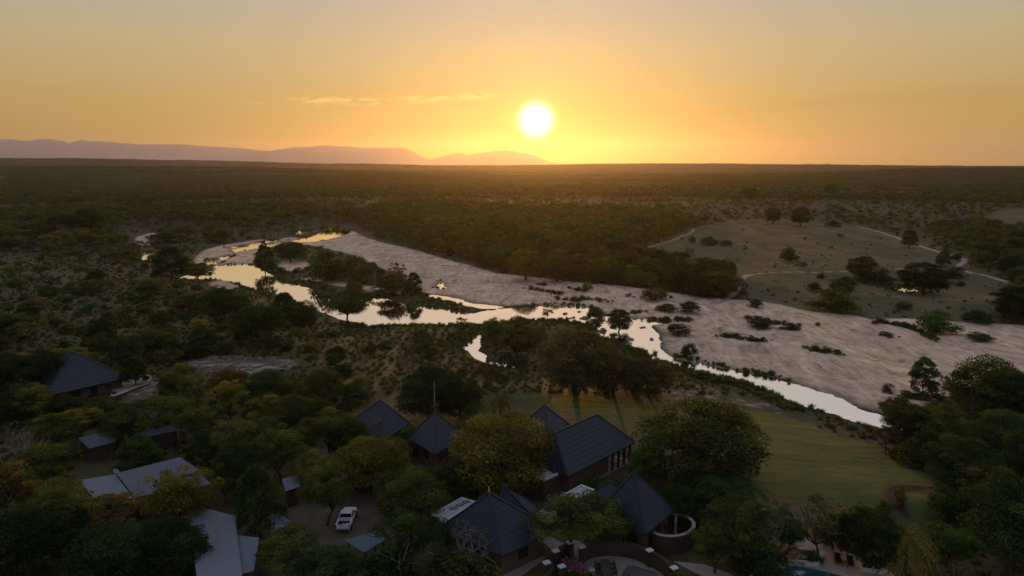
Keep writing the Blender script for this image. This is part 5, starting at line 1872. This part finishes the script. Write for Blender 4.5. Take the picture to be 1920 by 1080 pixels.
LANDMARKS = [('the slate hip roof', 180, 700), ('the pale rock slab', 440, 695), ('the white dish pole', 470, 740), ('the ribbed tin shed', 190, 822), ('the wide tin roof', 290, 890), ('the bottom left corner', 40, 1060),
             ('the parked pickup', 650, 980), ('the big pool', 480, 530), ('the dark stemmed pool tree', 322, 520), ('the small left pool', 270, 482), ('the pale side channel', 280, 440), ('the upper river bend', 640, 432),
             ('the island', 640, 520), ('the brown grass slope', 700, 660), ('the lone shore tree', 862, 635), ('the see-through brown tree', 970, 680), ('the mast tree', 805, 750), ('the river loop', 890, 660),
             ('the large riverside dome', 1085, 740), ('the rapids', 1180, 625), ('the river track angle', 1390, 530), ('the open meadow', 1480, 470), ('the great black dome tree', 1732, 545), ('the far track', 1690, 450),
             ('the track curve', 1800, 495), ('the right sand edge', 1900, 612), ('the sand tree', 1728, 740), ('the lower channel', 1500, 735), ('the lawn mound', 1722, 950), ('the pool deck', 1580, 1050), ('the golden palm', 938, 785),
             ('the golden hazed bank tree', 985, 522), ('the far bank sand', 800, 470), ('the side channel trees', 140, 448), ('the left edge thickets', 30, 600), ('the far right slope', 1850, 380), ('the far left slope', 60, 380),
             ('the far river corner', 540, 415), ('the hill under the sun', 1000, 380), ('the meadow back tree', 1500, 422), ('the lone slope tree', 1405, 374), ('the left tree line', 330, 390), ('the rapids bush', 1118, 598)]
LP = np.array([on_ground(u_, v_)[:2] for _, u_, v_ in LANDMARKS])
ORD = ['nearest', 'second nearest', 'third nearest', 'fourth nearest', 'fifth nearest', 'sixth nearest', 'seventh nearest', 'eighth nearest', 'ninth nearest', 'tenth nearest', 'eleventh nearest', 'twelfth nearest']
seen = {}
pend = []


def take(mask, most):
    c = np.where(mask & inview)[0]
    return c[np.argsort(-size[c])][:most]


chosen = np.concatenate([take(istree, 225), take(~istree, 215)])
single = np.zeros(n, bool)
single[chosen] = True
for i in chosen:
    col = PALETTE[pal_i[i]]
    if istree[i]:
        r_ = rg.random()
        key = 'dome' if forest[i] or r_ < .26 else ('umbrella' if r_ < .44 else ('open' if r_ < .74 else 'airy'))
        if r_ > .91:
            key = 'bare'
        nm = {'dome': BT, 'umbrella': TT, 'open': ST, 'airy': ST, 'bare': NT}[key]
        look = {'dome': 'round', 'umbrella': 'flat topped', 'open': 'open crowned', 'airy': 'thin crowned', 'bare': 'leafless'}[key]
    else:
        key, nm, look = 'bush', BU, ('low' if hgt[i] < 1.9 else 'tall')
    k = int(np.argmin(np.hypot(LP[:, 0] - x[i], LP[:, 1] - y[i])))
    dxx, dyy = x[i] - LP[k, 0], y[i] - LP[k, 1]
    side = ('beyond' if dyy > 0 else 'before') if abs(dyy) > abs(dxx) else ('right of' if dxx > 0 else 'left of')
    pend.append((math.hypot(dxx, dyy), i, key, nm, f"{look} {CNAME[col]} {'bush' if nm == BU else 'tree'}", f"{side} {LANDMARKS[k][0]}", col))
pend.sort(key=lambda t_: t_[0])
for d_, i, key, nm, look, where, col in pend:
    q_ = seen.get((look, where), 0)
    seen[(look, where)] = q_ + 1
    m_ = RNG.randrange(len(PROTO[key]))
    lab = f"{look}, {ORD[min(q_, 11)]} {where}"
    o = link(nm, both_mesh(key, m_), loc=(x[i], y[i], z[i]))
    tag(o, lab, 'bush' if nm == BU else 'tree', 'wild bushes of the valley' if nm == BU else 'wild trees of the valley')
    o.scale = (wid[i], wid[i], hgt[i])
    o.rotation_euler = (0, 0, rg.random() * 6.28)
    j_ = 1 + rg.uniform(-.2, .2)
    o.color = (*[c_ * j_ for c_ in col], 1)

# ---------------------------------------------------------------- masses nobody could count: one object each, scattered by geometry nodes
FIXED = {}


def proto_objects(geos, cols, name):
    out = []
    for g, mats in geos:
        for col in cols:
            if col not in FIXED:
                FIXED[col] = leaf_material('scattered_leaves', .38, col)
            o = bpy.data.objects.new(name, g.mesh(name, [FIXED[col] if m_ is LEAF else m_ for m_ in mats]))
            o.color = (*col, 1)
            out.append(o)
    return out


def scatter_object(name, P, S, R, I, protos):
    """points carry scale, turn and choice; every point shows one of the light plants"""
    me = bpy.data.meshes.new(name)
    me.vertices.add(len(P))
    me.vertices.foreach_set('co', np.asarray(P, np.float32).ravel())
    a = me.attributes.new('size', 'FLOAT_VECTOR', 'POINT')
    a.data.foreach_set('vector', np.asarray(S, np.float32).ravel())
    a = me.attributes.new('turn', 'FLOAT', 'POINT')
    a.data.foreach_set('value', np.asarray(R, np.float32))
    a = me.attributes.new('pick', 'INT', 'POINT')
    a.data.foreach_set('value', np.asarray(I, np.int32))
    o = link(name, me, kind='stuff')
    ng = bpy.data.node_groups.new(name, 'GeometryNodeTree')
    ng.interface.new_socket('Geometry', in_out='INPUT', socket_type='NodeSocketGeometry')
    ng.interface.new_socket('Geometry', in_out='OUTPUT', socket_type='NodeSocketGeometry')
    N, L = ng.nodes, ng.links
    gi, go = N.new('NodeGroupInput'), N.new('NodeGroupOutput')
    m2p = N.new('GeometryNodeMeshToPoints')
    L.new(gi.outputs[0], m2p.inputs[0])
    iop = N.new('GeometryNodeInstanceOnPoints')
    L.new(m2p.outputs[0], iop.inputs['Points'])
    join = N.new('GeometryNodeJoinGeometry')
    for po in protos[::-1]:
        oi = N.new('GeometryNodeObjectInfo')
        oi.inputs['Object'].default_value = po
        oi.inputs['As Instance'].default_value = True
        L.new(oi.outputs['Geometry'], join.inputs[0])
    L.new(join.outputs[0], iop.inputs['Instance'])
    iop.inputs['Pick Instance'].default_value = True

    def named(k, t):
        nd = N.new('GeometryNodeInputNamedAttribute')
        nd.data_type = t
        nd.inputs[0].default_value = k
        return nd.outputs[0]
    L.new(named('pick', 'INT'), iop.inputs['Instance Index'])
    L.new(named('size', 'FLOAT_VECTOR'), iop.inputs['Scale'])
    cx = N.new('ShaderNodeCombineXYZ')
    L.new(named('turn', 'FLOAT'), cx.inputs[2])
    L.new(cx.outputs[0], iop.inputs['Rotation'])
    L.new(iop.outputs[0], go.inputs[0])
    md = o.modifiers.new('scatter', 'NODES')
    md.node_group = ng
    return o


FARCOL = [DARK, OLIVE, BROWN, GREEN]
tree_p = proto_objects(FAR['tree'], FARCOL[:4], 'small_tree')
bush_p = proto_objects(FAR['bush'], [DARK, OLIVE, BROWN, GREEN], 'small_bush')
patch_p = proto_objects(FAR['patch'], [DARK, OLIVE, BROWN], 'thicket')
rest = ~single & (np.hypot(x, y) > 74)
nt_, nb_ = len(tree_p), len(bush_p)
sel = rest & istree
scatter_object('distant_woodland', np.stack([x, y, z], 1)[sel], np.stack([wid, wid, hgt], 1)[sel], rg.random(sel.sum()) * 6.28, rg.integers(0, nt_, sel.sum()), tree_p)
sel = rest & ~istree
scatter_object('low_scrub', np.stack([x, y, z], 1)[sel], np.stack([wid, wid, hgt], 1)[sel], rg.random(sel.sum()) * 6.28, rg.integers(0, nb_, sel.sum()), bush_p)
# the far plain
fp = scatter(880, 5200, lambda r: max(7.0, r * .0076))
fx, fy = fp[:, 0], fp[:, 1]
keepn = (vnoise(fx / 120, fy / 120, 51) * .6 + vnoise(fx / 40, fy / 40, 53) * .4 > .36) | (rg.random(len(fx)) < .35)
fx, fy = fx[keepn], fy[keepn]
fr = np.hypot(fx, fy)
fzz = hz(fx, fy)
fs = 2.4 + 5.0 * rg.random(len(fx)) ** 2.2
wide = np.maximum(fs * 1.3, fr * .0076 * 1.35)
big = wide > 11.5
P3 = np.stack([fx, fy, fzz], 1)
nf = len(fx)
wide_t = fs * (1.2 + .6 * rg.random(nf))
pick = np.where(rg.random(nf) < .5, rg.integers(0, nt_, nf), nt_ + rg.integers(0, nb_, nf))
S3 = np.where(big[:, None], np.stack([wide, wide, fs], 1), np.stack([wide_t, wide_t, fs], 1))
pick = np.where(big, nt_ + nb_ + rg.integers(0, len(patch_p), nf), pick)
scatter_object('far_bushveld', P3, S3, rg.random(nf) * 6.28, pick, tree_p + bush_p + patch_p)

# reeds along the water and dry tussocks on the slopes
reed_p = proto_objects([(b, mats) for _, _, b, mats in PROTO['reed']], [OLIVE, GREEN, DARK], 'reed_tuft')
tuss_p = proto_objects([(b, mats) for _, _, b, mats in PROTO['reed']], [BROWN, OLIVE, (.09, .07, .03)], 'tussock')
wp = scatter(120, 460, lambda r: max(1.15, r * .0062))
sw_ = bil(G_WATER, wp[:, 0], wp[:, 1])
ss_ = bil(G_SAND, wp[:, 0], wp[:, 1])
nz = vnoise(wp[:, 0] / 11, wp[:, 1] / 11, 61)
sel = (sw_ > .1) & (sw_ < np.where(ss_ > 1, 6.0, 2.6)) & (nz > np.where(ss_ > 1, .30, .56))
w_ = wp[sel]
k_ = len(w_)
hh = (.35 + .75 * rg.random(k_) ** 1.5)
scatter_object('reeds', np.stack([w_[:, 0], w_[:, 1], hz(w_[:, 0], w_[:, 1])], 1), np.stack([hh * 1.7, hh * 1.7, hh], 1), rg.random(k_) * 6.28, rg.integers(0, len(reed_p), k_), reed_p)
gp = scatter(60, 420, lambda r: max(1.7, r * .0105))
gx_, gy_ = gp[:, 0], gp[:, 1]
gu, gv, _ = proj(gx_, gy_, hz(gx_, gy_))
sel = (bil(G_WATER, gx_, gy_) > 1.5) & (bil(G_SAND, gx_, gy_) > 1.0) & (bil(G_LAWN, gx_, gy_) > .6) & (bil(G_TRACK, gx_, gy_) > .6) & (bil(G_YARD, gx_, gy_) > 1) & (bil(G_ROCK, gx_, gy_) > .6)
sel &= (rg.random(len(gx_)) < np.where(bil(G_MEADOW, gx_, gy_) < 0, .25 * (vnoise(gx_ / 8, gy_ / 8, 67) > .56), .8)) & ((np.hypot(gx_, gy_) > 112) | (np.abs(gu - 960) > 520))
sel &= ~in_px(gu, gv, [(560, 740), (1500, 740), (1700, 1120), (360, 1120), (380, 930), (150, 940), (140, 860), (400, 850), (560, 840)])
w_ = gp[sel]
k_ = len(w_)
hh = (.35 + .6 * rg.random(k_) ** 1.5)
scatter_object('dry_grass', np.stack([w_[:, 0], w_[:, 1], hz(w_[:, 0], w_[:, 1])], 1), np.stack([hh * 2.0, hh * 2.0, hh], 1), rg.random(k_) * 6.28, rg.integers(0, len(tuss_p), k_), tuss_p)
# low green growth in lines on the sand
SP_ = [((1395, 597), (1440, 604), (1500, 612)), ((1528, 613), (1590, 620), (1672, 632)), ((1505, 652), (1545, 660), (1585, 666)), ((1300, 622), (1380, 634), (1460, 642)), ((1180, 588), (1230, 582), (1260, 578)), ((985, 541), (1030, 548), (1045, 552)), ((1040, 560), (1090, 566), (1130, 572)), ((1010, 534), (1050, 538), (1095, 546)), ((1180, 556), (1215, 560), (1250, 556)), ((1640, 606), (1690, 612), (1760, 640)), ((1280, 700), (1330, 712), (1400, 722)), ((1190, 605), (1230, 600), (1290, 603)), ((1060, 556), (1100, 562), (1140, 566)), ((1660, 733), (1710, 745), (1760, 750))]
PP = []
for a_, b_, c_ in SP_:
    A, B, D = on_ground(*a_), on_ground(*b_), on_ground(*c_)
    L_ = int((np.linalg.norm(B - A) + np.linalg.norm(D - B)) * 3.2)
    for t_ in rg.random(L_):
        q_ = A * (1 - t_) ** 2 + 2 * t_ * (1 - t_) * (2 * B - .5 * A - .5 * D) + D * t_ ** 2
        if vnoise(np.array([q_[0] / 5]), np.array([q_[1] / 5]), 7)[0] > .36:
            PP.append(q_ + np.array([rg.normal() * .9, rg.normal() * .9, 0]))
PP = np.array(PP)
PP[:, 2] = hz(PP[:, 0], PP[:, 1])
k_ = len(PP)
hh = .45 + 1.05 * rg.random(k_) ** 1.6
scatter_object('sandbank_growth', PP, np.stack([hh * 1.8, hh * 1.8, hh], 1), rg.random(k_) * 6.28, rg.integers(0, nb_, k_), bush_p)

# broken stone lying over the rock slab
bp_ = scatter(128, 162, lambda r: 1.25)
sel = (bil(G_ROCK, bp_[:, 0], bp_[:, 1]) < .5) & (rg.random(len(bp_)) < .35)
w_ = bp_[sel]
k_ = len(w_)
STONE = simple('slab_stone', (.17, .135, .115), .9, .4, 1.5, bump=.4)
st_m = MB()
for j_ in range(k_):
    s_ = .25 + .8 * rg.random() ** 3
    zz = float(hz(w_[j_, 0], w_[j_, 1]))
    st_m.box((w_[j_, 0], w_[j_, 1], zz + s_ * .12), (s_ * 1.5, s_, s_ * .5), rg.random() * 3.1, taper=.65)
st_m.build('loose_stones', STONE, kind='stuff')

# boulders in the rapids and on the rock slab
BOULDER = simple('boulder_stone', (.15, .125, .11), .85, .35, 1.2, bump=.4)
for k, (u_, v_, s_, wh) in enumerate([(1095, 600, 2.6, 'above the rapids pool'), (1112, 612, 1.8, 'in the left arm of the rapids'), (1130, 622, 3.0, 'before the rapids tree'), (1150, 606, 1.6, 'just behind the rapids tree'), (1180, 640, 2.2, 'in the white water bend'),
                                      (1205, 618, 1.5, 'in the middle of the rapids'), (1222, 640, 1.8, 'on the sandy edge of the rapids'), (1165, 634, 1.4, 'below the rapids tree'), (1060, 592, 1.7, 'at the pool outlet'), (1086, 588, 1.4, 'beside the dark rapids bush'),
                                      (948, 666, 1.6, 'under the see-through brown tree'), (925, 660, 1.2, 'in the reeds of the river loop')]):
    p = on_ground(u_, v_)
    m = MB()
    prof = [(.30, -.3), (.5, -.1), (.52, .12), (.40, .30), (.18, .40)]
    m.lathe((0, 0, 0), prof, 11, smooth=False)
    m.v = [(a_ * (1 + .35 * math.sin(a_ * 7 + k + b_ * 5)), b_ * (1 + .3 * math.cos(b_ * 6 + k)), c_ * (1 + .3 * math.sin(a_ * 5 + b_ * 3 + k))) for a_, b_, c_ in m.v]
    o = m.build('boulder', BOULDER, label='grey boulder ' + wh, category='boulder', group='boulders of the rapids')
    o.location = (p[0], p[1], max(p[2], -5.05))
    o.scale = (s_, s_ * .8, s_ * .6)
    o.rotation_euler = (0, 0, k * 1.3)
print('wild', n, 'far', nf, 'objects', len(C.objects))
